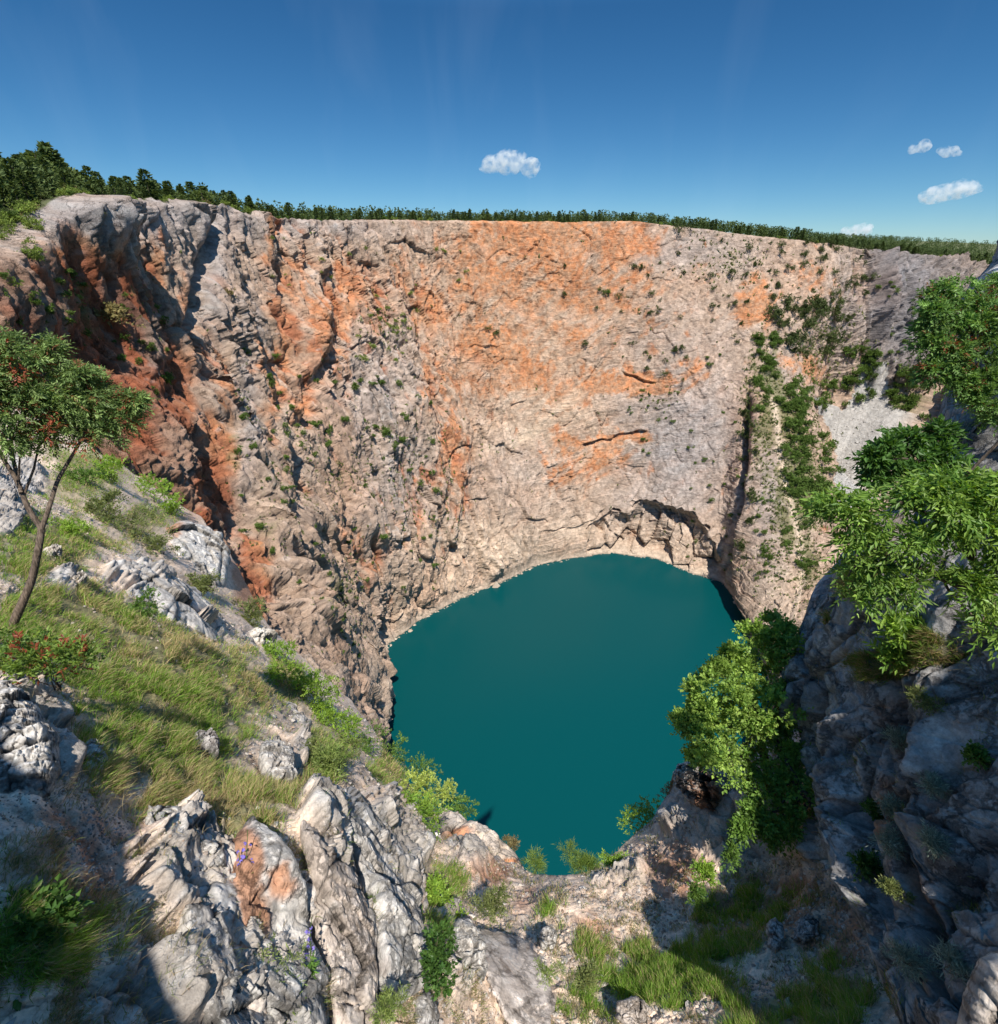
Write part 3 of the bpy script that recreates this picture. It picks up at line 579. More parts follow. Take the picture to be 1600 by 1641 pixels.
# =================================================================== helpers for finding a place on a surface
def zbuf(G, step=2):
    u, v, d = proj(G.reshape(-1, 3)); ok = (d > .5) & (u > -400) & (u < 2000) & (v > -100) & (v < 2100)
    ix = ((u+400)//step).astype(int); iy = ((v+100)//step).astype(int); W_ = 2400//step+1; Hh = 2200//step+1
    idx = np.nonzero(ok)[0]; idx = idx[np.argsort(-d[idx])]
    buf = np.full(W_*Hh, -1); buf[iy[idx]*W_+ix[idx]] = idx
    return (buf.reshape(Hh, W_), step, G.reshape(-1, 3))
def at(z, u, v):
    buf, st_, G = z; ix = int((u+400)//st_); iy = int((v+100)//st_)
    for r in range(0, 8):
        sub = buf[max(iy-r, 0):iy+r+1, max(ix-r, 0):ix+r+1]; s_ = sub[sub >= 0]
        if len(s_): return G[s_[0]]
    return None
ZW, ZT, ZF = zbuf(wall), zbuf(terr), zbuf(face)

# =================================================================== unseen rocks added around the viewpoint, shaped to cast shade into the corners
def bluff(name, c, r, seed, label, n=150):  # makes the added unseen rocks that only cast shade
    th = np.linspace(0, 2*np.pi, n, endpoint=False)[None]; ph = np.linspace(.02, np.pi-.02, n//2)[:, None]
    d = np.stack([np.sin(ph)*np.cos(th), np.sin(ph)*np.sin(th), np.cos(ph)+0*th], -1)
    d = np.sign(d)*np.abs(d)**.8; p = d*np.array(r)
    q = p+np.array(c); a, b, e = voro(q, 1.6, seed); p = p*(1+.16*fbm(q, 2.5, 4, seed)[..., None]+.07*a[..., None]-.06*np.exp(-b*14)[..., None])
    cc = mix(C(.25, .235, .22)+0*p, C(.38, .36, .34), ss(-.2, .4, fbm(q, .6, 3, seed+3)))
    me = build_mesh(name, p.reshape(-1, 3), [gridfaces(n//2, n, True)], M_ROCK, cc.reshape(-1, 3))
    return tag(new_obj(name, me, loc=c), label, 'rock outcrop')
bluff('rock_outcrop', (9.7, 1.8, 0), (2.4, 3.1, 4.4), 211, 'unseen grey rock added right of the viewpoint to shade the rock face')
bluff('rock_outcrop', (5.8, -2.6, -1.0), (1.6, 1.3, 3.6), 212, 'low unseen grey rock added behind the viewpoint to shade the lower right')
bluff('rock_outcrop', (9.0, -2.4, 0), (2.5, 1.6, 9.0), 210, 'tall unseen grey rock added beside the viewpoint to shade the rock face')
bluff('rock_outcrop', (-4.05, -2.6, 0), (2.9, 2.0, 5.0), 220, 'unseen grey rock added behind the viewpoint to shade the lower left slope')

# =================================================================== LIMESTONE BOULDERS AND SLABS (near)
def rock(name, label, outline, T, seed, cat='boulder', n=210, m=80, fac=.3, crack=1.0, tint=None, orange=0, zf=None, depth=None, lam=None, group=None, flat=.55, oblobs=None, stretch=(1, 1, 1.6), lift=None, tk=None):
    O = resample(outline+[outline[0]], n+1)[:-1]; c = O.mean(0)
    th = np.arange(n)/n
    jit = noise(O[:, 0]/14, O[:, 1]/14, 0*O[:, 0]+seed, seed)*4+noise(O[:, 0]/6, O[:, 1]/6, 0*O[:, 0]+seed, seed+1)*2.2
    dirs = (O-c)/(np.linalg.norm(O-c, axis=1, keepdims=True)+1e-9); O = O+dirs*jit[:, None]
    r1 = (np.linspace(0, 1, m)**.7)[:, None]
    U = c[0]+r1*(O[None, :, 0]-c[0]); V_ = c[1]+r1*(O[None, :, 1]-c[1])
    dt = np.exp(tps_eval(fitF, U, V_)) if depth is None else np.array(depth)+0*U
    if depth is not None and isinstance(depth, tuple): dt = depth[0]+(depth[1]-depth[0])*(V_-c[1])/100+0*U
    dm = dt.mean(); dt = dm+(dt-dm)*((1.0 if cat == 'rock slab' else .35) if tk is None else tk)
    dt = dt-(T*.25+.05*min(1, dt.mean()/8) if lift is None else lift)
    prof = (1-r1**(2.2/(1-flat)*.8))**(.6 if cat != 'rock slab' else .4)
    base_ = P(U, V_, dt); size = np.ptp(base_.reshape(-1, 3), axis=0).max()
    nn_ = gnormal(base_); nn_ *= -np.sign((nn_*base_).sum(-1, keepdims=True)); na = nn_.mean((0, 1)); na /= np.linalg.norm(na)
    ctr = P(c[0], c[1], dt.mean()); vd_ = -ctr/np.linalg.norm(ctr); na = na*.6+vd_*.6; na /= np.linalg.norm(na)
    L0 = lam or size*.42
    wp = base_+np.stack([fbm(base_, L0, 2, seed+40), fbm(base_, L0, 2, seed+50), fbm(base_, L0, 2, seed+60)], -1)*L0*.10
    A, E, Z = voro(wp, L0, seed+2, stretch, 1.5); A2, E2, Z2 = voro(wp, L0*.34, seed+3, stretch, 1.7); A3, E3, Z3 = voro(wp, L0*.12, seed+4, (1, 1, 1), 1.7)
    nf = fbm(base_, L0*.5, 5, seed+5, gain=.62, ridged=True)-.25
    h = T*prof+prof**.5*(A*fac*T*.9+A2*fac*T*.42+A3*fac*T*.14+nf*T*.16-crack*T*(np.exp(-E*30)*.22+np.exp(-E2*20)*.08))
    if cat == 'rock slab':
        q_ = base_ @ (np.cross(na, [0, 0, 1.])/1.0); st_ = (q_/(L0*.55)+.25*nf)-np.floor(q_/(L0*.55)+.25*nf); h = h+T*.45*(st_-.5)*prof**.5
    front = base_+na*h[..., None]
    # rim skirt and back
    edge_ = front[-1]; back = []
    for f, sc_ in [(.35, 1.0), (.8, .95), (1.3, .8), (1.7, .5), (1.9, .1)]:
        cc_ = edge_.mean(0); back.append(cc_+(edge_-cc_)*sc_-na*T*f)
    G = np.concatenate([front, np.array(back)], 0)
    col_ = mix(C(.43, .39, .35)+0*base_, C(.60, .56, .515), ss(-.2, .4, nf+.5*(Z2-.5)))
    lich = ss(.35, .6, noise(*(np.moveaxis(base_, -1, 0)/(L0*.10)), seed+7)+.5*nf); col_ = mix(col_, C(.70, .68, .64), lich*.5)
    dk = ss(.45, .7, noise(*(np.moveaxis(base_, -1, 0)/(L0*.22)), seed+8)); col_ = mix(col_, C(.24, .17, .135), dk*.35)
    om = ss(.45, .75, orange+.6*nf+.3*(Z-.5)) if oblobs is None else ss(.3, .7, blobs(U+nf*20, V_+nf*20, oblobs)+nf*.4)
    if orange or oblobs: col_ = mix(col_, C(.50, .235, .12), om*.85)
    if tint is not None: col_ = col_*np.array(tint)
    col_ = col_*(1-.45*np.exp(-E2*16)-.5*np.exp(-E*22))[..., None]
    colf = np.concatenate([col_, np.repeat(col_[-1:], 5, 0)], 0)
    o3 = G.reshape(-1, 3).mean(0)
    me = build_mesh(name, (G-o3).reshape(-1, 3), [gridfaces(G.shape[0], n, True)], M_ROCK, colf.reshape(-1, 3))
    return tag(new_obj(name, me, loc=o3), label, cat, group)
rock('boulder', 'pale weathered boulder at the left edge under the reddish shrub', [(-60,1090),(20,1098),(60,1130),(75,1165),(95,1180),(98,1240),(80,1290),(40,1320),(-20,1330),(-90,1260),(-100,1150)], .38, 300, fac=.5)
rock('boulder', 'small white upright stone amid tall grass beside the pale boulder', [(126,1200),(145,1183),(165,1195),(172,1222),(160,1255),(140,1275),(122,1250),(118,1222)], .16, 310, fac=.4, n=140, m=50, tint=(1.15,1.12,1.1))
rock('boulder', 'cracked grey block with brown crevices under the straw coloured grass', [(238,1290),(290,1292),(312,1320),(330,1345),(360,1352),(365,1400),(340,1415),(318,1402),(305,1440),(285,1460),(262,1425),(238,1410),(228,1350)], .22, 320, fac=.7, crack=1.3)
rock('rock_slab', 'broad grey slab with an orange streak and purple bellflowers', [(285,1455),(320,1410),(365,1415),(372,1350),(400,1312),(440,1350),(462,1385),(480,1440),(490,1500),(520,1570),(515,1650),(500,1760),(420,1760),(330,1640),(290,1560)], .19, 330, cat='rock slab', fac=.55, lift=.12,
     oblobs=[(385,1400,22,70,1),(400,1490,24,50,.9),(380,1540,20,40,.7),(440,1440,30,30,.6)], crack=.8, flat=.75, lam=1.0)
rock('rock_slab', 'long grey slab running down to the leafy shrub at centre left', [(535,1275),(560,1262),(590,1290),(620,1320),(640,1370),(650,1420),(668,1480),(682,1550),(670,1590),(640,1610),(605,1570),(600,1480),(580,1400),(555,1330)], .20, 340, cat='rock slab', fac=.55, flat=.75, lam=.9, crack=1.3, lift=.16, stretch=(1,1,2.6))
rock('rock_slab', 'pale slab between the bellflower slab and the long slab', [(480,1300),(520,1280),(545,1320),(570,1400),(590,1480),(600,1580),(600,1700),(545,1720),(530,1600),(505,1500),(500,1400)], .15, 345, cat='rock slab', fac=.55, flat=.7, lam=.7, crack=1.3, lift=.12, tint=(1.1,1.0,.93), stretch=(1,1,2.2))
rock('rock_slab', 'flat smooth slab crossing the floor of the gully', [(770,1490),(800,1492),(840,1505),(868,1535),(880,1570),(890,1610),(880,1650),(850,1660),(815,1640),(795,1600),(778,1560),(765,1520)], .05, 350, cat='rock slab', fac=.3, lift=.05, crack=.3, flat=.8, tint=(1.14,1.05,1.0), lam=1.2)
rock('boulder', 'narrow upright stone at the left edge of the flat gully slab', [(735,1470),(757,1478),(775,1510),(778,1560),(768,1590),(745,1580),(728,1540),(722,1500)], .26, 360, fac=.5, n=150, m=50)
rock('boulder', 'small rounded grey stone behind the flat gully slab', [(868,1488),(885,1482),(895,1500),(888,1522),(872,1528),(862,1510)], .14, 365, fac=.4, n=100, m=36)
rock('boulder', 'small dark stone at the foot of the long slab', [(668,1600),(690,1588),(702,1620),(705,1680),(680,1700),(660,1650)], .16, 366, fac=.4, n=110, m=40, tint=(.85,.87,.9))
rock('boulder', 'round lichen spotted boulder in the grass above the straw tussocks', [(425,1130),(450,1120),(475,1135),(500,1160),(495,1180),(462,1168),(440,1160)], .22, 370, fac=.4, n=130, m=50, tint=(1.1,1.07,1.04))
rock('boulder', 'blocky stones beside the shrub chain above the pale gravel', [(418,1190),(445,1185),(470,1205),(475,1250),(455,1270),(430,1250),(415,1215)], .2, 375, fac=.6, n=140, m=50)
rock('boulder', 'dark low stone half buried in green grass', [(312,1178),(335,1172),(352,1190),(350,1212),(325,1205),(308,1195)], .22, 378, fac=.4, n=100, m=40, tint=(.8,.8,.85))
rock('boulder', 'white stone on the slope crest above the shrub chain', [(390,1020),(415,1015),(440,1035),(442,1052),(415,1052),(395,1040)], 1.1, 380, fac=.4, n=120, m=40, tint=(1.2,1.17,1.12))
rock('rock_outcrop', 'long pale outcrop running diagonally down the grassy slope', [(185,895),(215,885),(240,905),(275,930),(310,950),(345,985),(372,1015),(350,1030),(300,1000),(262,985),(230,955),(200,925)], .55, 385, cat='rock outcrop', fac=.5, lam=5, flat=.4, tint=(1.08,1.05,1.02), stretch=(1,1,1), tk=1.0)
rock('rock_outcrop', 'furrowed grey outcrop on the slope crest with an orange flank', [(262,850),(290,835),(320,842),(352,860),(368,900),(360,940),(345,950),(318,935),(300,905),(275,895)], 1.0, 390, cat='rock outcrop', fac=.5, lam=5, crack=1.2, oblobs=[(265,855,24,20,1)], stretch=(1,1,2.5))
rock('boulder', 'small white boulder lying in grass beside the leaning tree trunk', [(100,940),(118,930),(132,938),(135,950),(118,955),(102,950)], .5, 395, fac=.4, n=110, m=40, tint=(1.15,1.12,1.1))
rock('boulder', 'pale flat boulder beside the fork of the leaning tree', [(62,890),(85,880),(98,893),(92,905),(70,905)], .5, 396, fac=.4, n=110, m=40, tint=(1.1,1.05,1.0))
rock('boulder', 'dark boulder at the left edge behind the leaning tree', [(-40,790),(0,785),(28,800),(30,830),(5,850),(-40,840)], 1.0, 397, fac=.5, n=120, m=44, tint=(.8,.8,.82))
rock('rock_outcrop', 'rounded pale rock tip below the bright tree over the lake', [(1088,1245),(1098,1225),(1120,1220),(1150,1232),(1170,1262),(1165,1310),(1130,1300),(1105,1280)], 1.1, 400, cat='rock outcrop', fac=.5, oblobs=[(1150,1290,20,40,.9)])
rock('boulder', 'upright bluish stone in the shade left of its larger neighbour', [(1228,1480),(1243,1470),(1257,1488),(1256,1512),(1243,1530),(1230,1512)], .18, 405, fac=.2, n=110, m=40, tint=(.85,.88,.92))
rock('boulder', 'angular grey boulder in the shade near the rock face', [(1275,1478),(1295,1462),(1312,1475),(1314,1500),(1290,1512),(1272,1506)], .18, 408, fac=.22, n=110, m=40, tint=(.8,.82,.86))
rock('boulder', 'low pale stone lying in the sunny gully grass', [(990,1605),(1020,1595),(1040,1612),(1040,1640),(1010,1650),(985,1630)], .14, 410, fac=.4, n=110, m=40, tint=(1,.93,.88))
rock('rock_outcrop', 'pale pointed ledge above the shrubs left of the notch', [(705,1300),(730,1305),(760,1330),(795,1350),(830,1375),(842,1398),(815,1410),(775,1395),(735,1370),(708,1340)], .7, 415, cat='rock outcrop', fac=.5, tint=(1.05,.95,.86), oblobs=[(735,1365,30,14,.7),(815,1400,16,16,.9)], lam=3)
rock('boulder', 'pale boulder in the bottom right corner', [(1560,1600),(1585,1545),(1620,1530),(1700,1560),(1720,1700),(1600,1760),(1540,1690)], .2, 420, fac=.2, depth=4.0, tint=(1.05,.98,.92))
rock('rock_outcrop', 'white rock crest above the reddish tree at the right edge', [(1578,455),(1590,428),(1610,420),(1650,430),(1660,500),(1610,510),(1585,490)], .6, 425, cat='rock outcrop', fac=.5, depth=9.5, tint=(1.35,1.33,1.3))
print('rocks', time.time()-T0)

# =================================================================== FOLIAGE BUILDERS
def unit(a): return a/(np.linalg.norm(a, axis=-1, keepdims=True)+1e-9)
class MB:
    def __init__(s): s.V = []; s.F3 = []; s.F4 = []; s.C = []; s.n = 0
    def add(s, V, F3=None, F4=None, col=None):
        V = np.asarray(V, float).reshape(-1, 3)
        if F3 is not None: s.F3.append(np.asarray(F3)+s.n)
        if F4 is not None: s.F4.append(np.asarray(F4)+s.n)
        s.V.append(V); s.C.append(np.broadcast_to(np.asarray(.1 if col is None else col, float), V.shape)); s.n += len(V)
    def mesh(s, name, mat, smooth=True, origin=None):
        V = np.concatenate(s.V); V = V if origin is None else V-np.asarray(origin)
        fs = []
        if s.F3: fs.append(np.concatenate(s.F3))
        if s.F4: fs.append(np.concatenate(s.F4))
        return build_mesh(name, V, fs, mat, np.concatenate(s.C), smooth)
def leaves(mb, c, a, b, L, W, col, fold=.18):
    """c base (N,3), a axis, b across; a folded diamond leaf each"""
    N_ = len(c); a = unit(a); b = unit(b-(a*b).sum(-1, keepdims=True)*a); n = np.cross(a, b)
    L = np.broadcast_to(np.asarray(L, float), (N_,))[:, None]; W = np.broadcast_to(np.asarray(W, float), (N_,))[:, None]
    V = np.stack([c, c+a*L*.42+b*W*.5+n*W*fold, c+a*L, c+a*L*.42-b*W*.5+n*W*fold], 1)
    i = np.arange(N_)[:, None]*4
    F3 = np.concatenate([i+np.array([[0, 1, 2]]), i+np.array([[0, 2, 3]])])
    mb.add(V.reshape(-1, 3), F3, None, np.repeat(col, 4, 0))
def tube(mb, pts, rad, ns=8, col=.1):
    pts = np.array(pts, float); n = len(pts); rad = np.broadcast_to(rad, (n,)) if np.ndim(rad) == 0 else np.interp(np.linspace(0, 1, n), np.linspace(0, 1, len(rad)), rad)
    tg = unit(np.gradient(pts, axis=0)); ref = np.array([.3, .2, 1.]); e1 = unit(np.cross(tg, ref)+1e-6); e2 = np.cross(tg, e1)
    an = np.linspace(0, 2*np.pi, ns, endpoint=False)
    V = pts[:, None]+rad[:, None, None]*(e1[:, None]*np.cos(an)[None, :, None]+e2[:, None]*np.sin(an)[None, :, None])
    mb.add(V.reshape(-1, 3), None, gridfaces(n, ns, True), col)
def bend(p0, p1, k, rng, n=9, sag=0):
    t_ = np.linspace(0, 1, n)[:, None]; L = np.linalg.norm(np.array(p1)-np.array(p0))
    off = sum(rng.normal(0, 1, 3)[None]*np.sin(np.pi*t_*f+rng.uniform(0, 3)*0)*k*L/f for f in (1, 2, 3))
    q = np.array(p0)*(1-t_)+np.array(p1)*t_+off; q[:, 2] += -sag*L*np.sin(np.pi*t_[:, 0]); return q
def crown(mb, rng, B, nclump, nspray, nleaf, L, W, sprayL, cols, up=.3, droop=.2, rc=.30, hollow=.55, wide=.75, tips=None, red=None, stem=None, gap=.12):
    """B: [(centre, radii)]; returns clump centres"""
    cen = []
    for c, r in B:
        r = np.array(r if np.ndim(r) else (r, r, r), float); k_ = max(3, int(nclump))
        d = unit(rng.normal(0, 1, (k_, 3))); d[:, 2] = np.where(d[:, 2] < -.5, -d[:, 2]*.5, d[:, 2]); d = unit(d)
        rr = rng.uniform(hollow, 1.0, (k_, 1))*np.where(rng.random((k_, 1)) < .22, 1.28, 1); q = np.array(c)+d*r*rr; cen.append(np.concatenate([q, d, np.repeat(r.mean(), k_)[:, None]], 1))
    cen = np.concatenate(cen); g_ = noise(cen[:, 0]/(cen[:, 6]*1.1), cen[:, 1]/(cen[:, 6]*1.1), cen[:, 2]/(cen[:, 6]*1.1), 55); cen = cen[g_ > -gap]; K_ = len(cen); ctone = rng.normal(1, .16, K_)
    n = K_*nspray; ci_ = np.repeat(np.arange(K_), nspray)
    rl = cen[ci_, 6]*rc*rng.uniform(.6, 1.25, K_)[ci_]
    o = unit(rng.normal(0, 1, (n, 3)))*rng.uniform(0, 1, (n, 1))**.5*rl[:, None]
    sp_ = cen[ci_, :3]+o; ax = unit(cen[ci_, 3:6]*.6+unit(o)*.7+rng.normal(0, .45, (n, 3))+np.array([0, 0, up]))
    sl = sprayL*rng.uniform(.6, 1.3, n)
    side = unit(np.cross(ax, rng.normal(0, 1, (n, 3))+np.array([0, 0, 1.2])))
    li = np.repeat(np.arange(n), nleaf); lt = np.tile(np.linspace(.15, 1, nleaf), n)
    sg = np.tile(np.where(np.arange(nleaf) % 2, 1., -1.), n); sg[nleaf-1::nleaf] = 0
    base_ = sp_[li]+ax[li]*(sl[li]*lt)[:, None]-np.array([0, 0, 1])*(droop*sl[li]*lt**2)[:, None]
    la = ax[li]*.75+side[li]*(sg*wide)[:, None]+rng.normal(0, .22, (len(li), 3))-np.array([0, 0, droop])
    nb = np.cross(la, np.cross(ax[li], side[li])+rng.normal(0, .5, (len(li), 3)))
    sz = rng.uniform(.65, 1.2, len(li))
    c0, c1 = np.array(cols[0]), np.array(cols[1]); mixv = np.clip(rng.normal(.5, .28, n)[li]+rng.normal(0, .12, len(li)), 0, 1)
    cl = (c0+(c1-c0)*mixv[:, None])*ctone[ci_][li][:, None]*rng.uniform(.8, 1.2, len(li))[:, None]
    if tips is not None: m_ = rng.random(n)[li] < tips[1]; cl = np.where(m_[:, None], np.array(tips[0])*rng.uniform(.7, 1.2, len(li))[:, None], cl)
    if red is not None:
        rcn = rng.random(K_) < red[1]; m_ = rcn[ci_][li] & (rng.random(len(li)) < .75); cl = np.where(m_[:, None], np.array(red[0])*rng.uniform(.6, 1.3, len(li))[:, None], cl)
    leaves(mb, base_, la, nb, L*sz, W*sz, cl)
    if stem is not None:
        for j in rng.choice(n, min(n, stem[1]), False):
            tube(mb if len(stem) < 3 else stem[2], [sp_[j], sp_[j]+ax[j]*sl[j]*.5, sp_[j]+ax[j]*sl[j]-np.array([0, 0, droop*sl[j]])], [stem[0], stem[0]*.4], 4, (.12, .10, .06))
    return cen
def ent(name, label, cat, loc, group=None):
    o = bpy.data.objects.new(name, None); sc.collection.objects.link(o); o.location = loc; o.empty_display_size = .2
    return tag(o, label, cat, group)
def tree(name, label, cat, baseP, trunks, B, rng, crown_kw, limb_r=.02, bark=None, twigs=40, group=None, trunk_name='trunk', crown_name='crown', tw_r=.006):
    root = ent(name, label, cat, baseP, group)
    tm = MB(); cm = MB(); ends = []
    for pts, rad in trunks: tube(tm, pts, rad, 10); ends += [p for p in pts[len(pts)//2:]]
    ends = np.array(ends)
    cen = crown(cm, rng, B, **crown_kw)
    nodes_ = list(ends)
    for c, r in B:
        j = np.argmin(np.linalg.norm(ends-np.array(c), axis=1)); q = bend(ends[j], c, .06, rng); tube(tm, q, [limb_r, limb_r*.5], 7); nodes_ += list(q[3:])
    nodes_ = np.array(nodes_)
    for j in rng.choice(len(cen), min(twigs, len(cen)), False):
        kk = np.argmin(np.linalg.norm(nodes_-cen[j, :3], axis=1)); tube(tm, bend(nodes_[kk], cen[j, :3], .07, rng, 6), [tw_r*1.6, tw_r*.6], 5)
    o = new_obj(trunk_name, tm.mesh(trunk_name, bark or M_BARK, origin=baseP), root)
    o = new_obj(crown_name, cm.mesh(crown_name, M_LEAF, False, origin=baseP), root)
    return root
def PB(L, k=.84):
    """crown lobes given as photograph pixel, pixel radius and distance"""
    out = []
    for u, v, r, d in L: out.append((P(u, v, d), r*k*d/FPX))
    return out
rng = np.random.default_rng(7)
def pl(L): return [P(u, v, d) for u, v, d in L]
def smoothpl(L, n=24):
    A = np.array(pl(L)); s = np.linspace(0, len(A)-1, n); A2 = np.stack([np.interp(s, np.arange(len(A)), A[:, i]) for i in range(3)], 1)
    k3 = np.array([.25, .5, .25])
    for _ in range(3): A2[1:-1] = A2[:-2]*.25+A2[1:-1]*.5+A2[2:]*.25
    return A2

# --- leaning tree at the left
baseL = P(14, 1020, 7.2)
tree('leaning_tree', 'leaning forked tree with red fruit clusters on the left slope', 'tree', baseL,
     [(smoothpl([(10,1024,7.2),(30,980,7.15),(52,930,7.1),(62,880,7.0),(67,848,7.0)]), [.066, .048, .042]),
      (smoothpl([(67,848,7.0),(45,815,6.9),(28,770,6.8),(5,735,6.7),(-20,690,6.6)]), [.036, .02]),
      (smoothpl([(67,848,7.0),(80,810,7.0),(92,770,7.1),(110,740,7.1),(128,710,7.1)]), [.032, .018]),
      (smoothpl([(34,790,6.8),(22,740,6.9),(18,700,7.0),(10,650,7)]), [.026, .014]), (smoothpl([(38,795,6.85),(55,750,6.9),(62,715,6.9)]), [.018, .01]), (smoothpl([(30,770,6.8),(32,730,6.7),(40,690,6.7)]), [.014, .008])],
     PB([(20,590,46,6.6),(70,600,46,6.8),(110,650,52,7.0),(40,655,50,6.7),(160,640,38,7.2),(190,675,34,7.4),(-10,640,50,6.4),(150,695,34,7.2),(90,690,40,7),(-30,560,40,6.5),(10,700,30,6.5),(15,560,26,6.5),(85,565,20,6.8),(212,645,16,7.4),(-60,620,60,6.2),(130,610,26,7.0)]),
     rng, dict(nclump=36, nspray=13, nleaf=9, L=.062, W=.020, sprayL=.15, cols=((.095,.16,.045),(.25,.34,.11)), up=.15, droop=.35, rc=.38, hollow=.3, gap=.05, tips=((.24,.12,.05), .07), red=((.34,.10,.05), .065)), .016, M_BARK, 150)
# --- bright tree over the lake
baseM = P(1240, 1330, 11)
tree('maple_tree', 'bright yellowish green bushy tree leaning over the lake at the right', 'tree', baseM,
     [(smoothpl([(1275,1320,10.2),(1250,1290,10.8),(1228,1230,11.2),(1215,1160,11.6),(1205,1110,12)]), [.12, .07]), (smoothpl([(1240,1270,11),(1190,1210,11.4),(1150,1170,11.8)]), [.07, .035]), (smoothpl([(1222,1190,11.4),(1250,1120,11.8),(1262,1060,12.2)]), [.06, .03])],
     [(c*.91, r*.91) for c, r in PB([(1240,1040,34,12.4),(1210,1075,36,12.2),(1255,1085,36,12.0),(1180,1075,20,12.4),(1160,1110,30,12.0),(1195,1125,40,11.9),(1240,1140,38,11.7),(1135,1150,24,12.0),(1170,1165,36,11.7),(1110,1160,16,12.2),(1088,1162,9,12.2),(1120,1110,14,12.2),(1215,1020,16,12.6),
         (1145,1190,24,11.8),(1130,1215,16,11.9),(1200,1185,36,11.4),(1170,1215,30,11.3),(1262,1020,20,12.4),(1250,1005,14,12.4),(1170,1050,9,12.4),(1148,1075,9,12.2)], 1.26)],
     rng, dict(gap=.0, nclump=30, nspray=13, nleaf=6, L=.080, W=.055, sprayL=.16, cols=((.14,.245,.045),(.31,.43,.09)), up=.6, droop=.05, rc=.34, hollow=.4, wide=.9), .03, M_DARKBARK, 140)
baseM2 = P(1300, 1300, 9.6)  # shaded lower part of the bright tree, shade put into darker leaf colours
tree('maple_tree', 'drooping shaded part of the bright tree, its leaves painted darker', 'tree', baseM2,
     [(smoothpl([(1352,1365,8.2),(1330,1330,8.8),(1305,1290,9.4),(1270,1250,9.9)]), [.05, .03]), (smoothpl([(1300,1285,9.4),(1260,1220,10.2),(1240,1170,10.8)]), [.04, .02])],
     PB([(1235,1190,34,10.8),(1265,1170,26,10.8),(1210,1225,34,10.6),(1250,1235,36,10.3),(1285,1215,22,10.2),(1230,1270,32,10.0),(1275,1270,30,9.8),(1210,1310,18,9.8),(1250,1310,28,9.7),(1290,1300,22,9.5),(1318,1275,16,9.4),(1195,1330,12,9.7),(1235,1335,14,9.7)], .9),
     rng, dict(gap=.0, nclump=24, nspray=11, nleaf=6, L=.085, W=.05, sprayL=.17, cols=((.085,.17,.03),(.18,.30,.055)), up=.1, droop=.3, rc=.34, hollow=.4, wide=.9), .02, M_DARKBARK, 90)
# --- bright ash branches at the right
baseR = P(1640, 1010, 5.6)
tree('ash_tree', 'bright green long leaved branches reaching in from the right edge', 'tree', baseR,
     [(smoothpl([(1640,1010,5.6),(1580,960,5.2),(1520,930,5.0),(1450,900,4.9),(1380,870,4.9)]), [.05, .018]), (smoothpl([(1600,975,5.3),(1550,880,4.9),(1500,830,4.7),(1430,800,4.7)]), [.04, .015]), (smoothpl([(1560,890,4.9),(1560,820,4.7),(1540,770,4.6)]), [.025, .012])],
     PB([(1345,820,36,5.0),(1385,850,40,4.9),(1360,880,28,5.0),(1425,820,42,4.8),(1470,800,36,4.7),(1520,810,42,4.6),(1560,790,34,4.6),(1450,870,44,4.8),(1510,870,42,4.7),(1570,860,46,4.6),(1400,920,34,5.0),(1470,930,36,4.9),(1540,940,40,4.8),(1600,930,40,4.7),(1520,775,14,4.6),
         (1360,925,20,5.1),(1600,800,40,4.5),(1640,870,60,4.6),(1370,955,16,5.1),(1430,960,22,5.0),(1590,1000,26,4.8)])+[((8.9,4.7,1.2),1.5),((8.2,3.0,1.6),1.6),((9.6,6.6,1.4),1.8)],  # last lobes: unseen foliage added to dapple the rock face with shade
     rng, dict(gap=.02, nclump=24, nspray=9, nleaf=7, L=.080, W=.025, sprayL=.15, cols=((.10,.20,.035),(.26,.38,.075)), up=.15, droop=.45, rc=.36, hollow=.3, wide=.8), .014, M_BARK, 120)
# --- darker branch above
baseR2 = P(1560, 800, 6.4)
tree('ash_tree', 'dark green branch in front of the pale scree slope', 'tree', baseR2,
     [(smoothpl([(1560,800,6.4),(1510,760,6.2),(1460,735,6.1),(1410,735,6.1)]), [.03, .01])],
     PB([(1425,725,24,6.1),(1455,705,26,6.2),(1480,735,30,6.2),(1445,755,24,6.1),(1410,770,16,6.1),(1500,700,22,6.4),(1515,740,28,6.3),(1480,775,22,6.1),(1400,735,12,6.1)], .62),
     rng, dict(nclump=20, nspray=9, nleaf=6, L=.085, W=.038, sprayL=.14, cols=((.045,.11,.022),(.10,.20,.04)), up=.1, droop=.3, rc=.36, hollow=.3, wide=.85), .012, M_DARKBARK, 60)
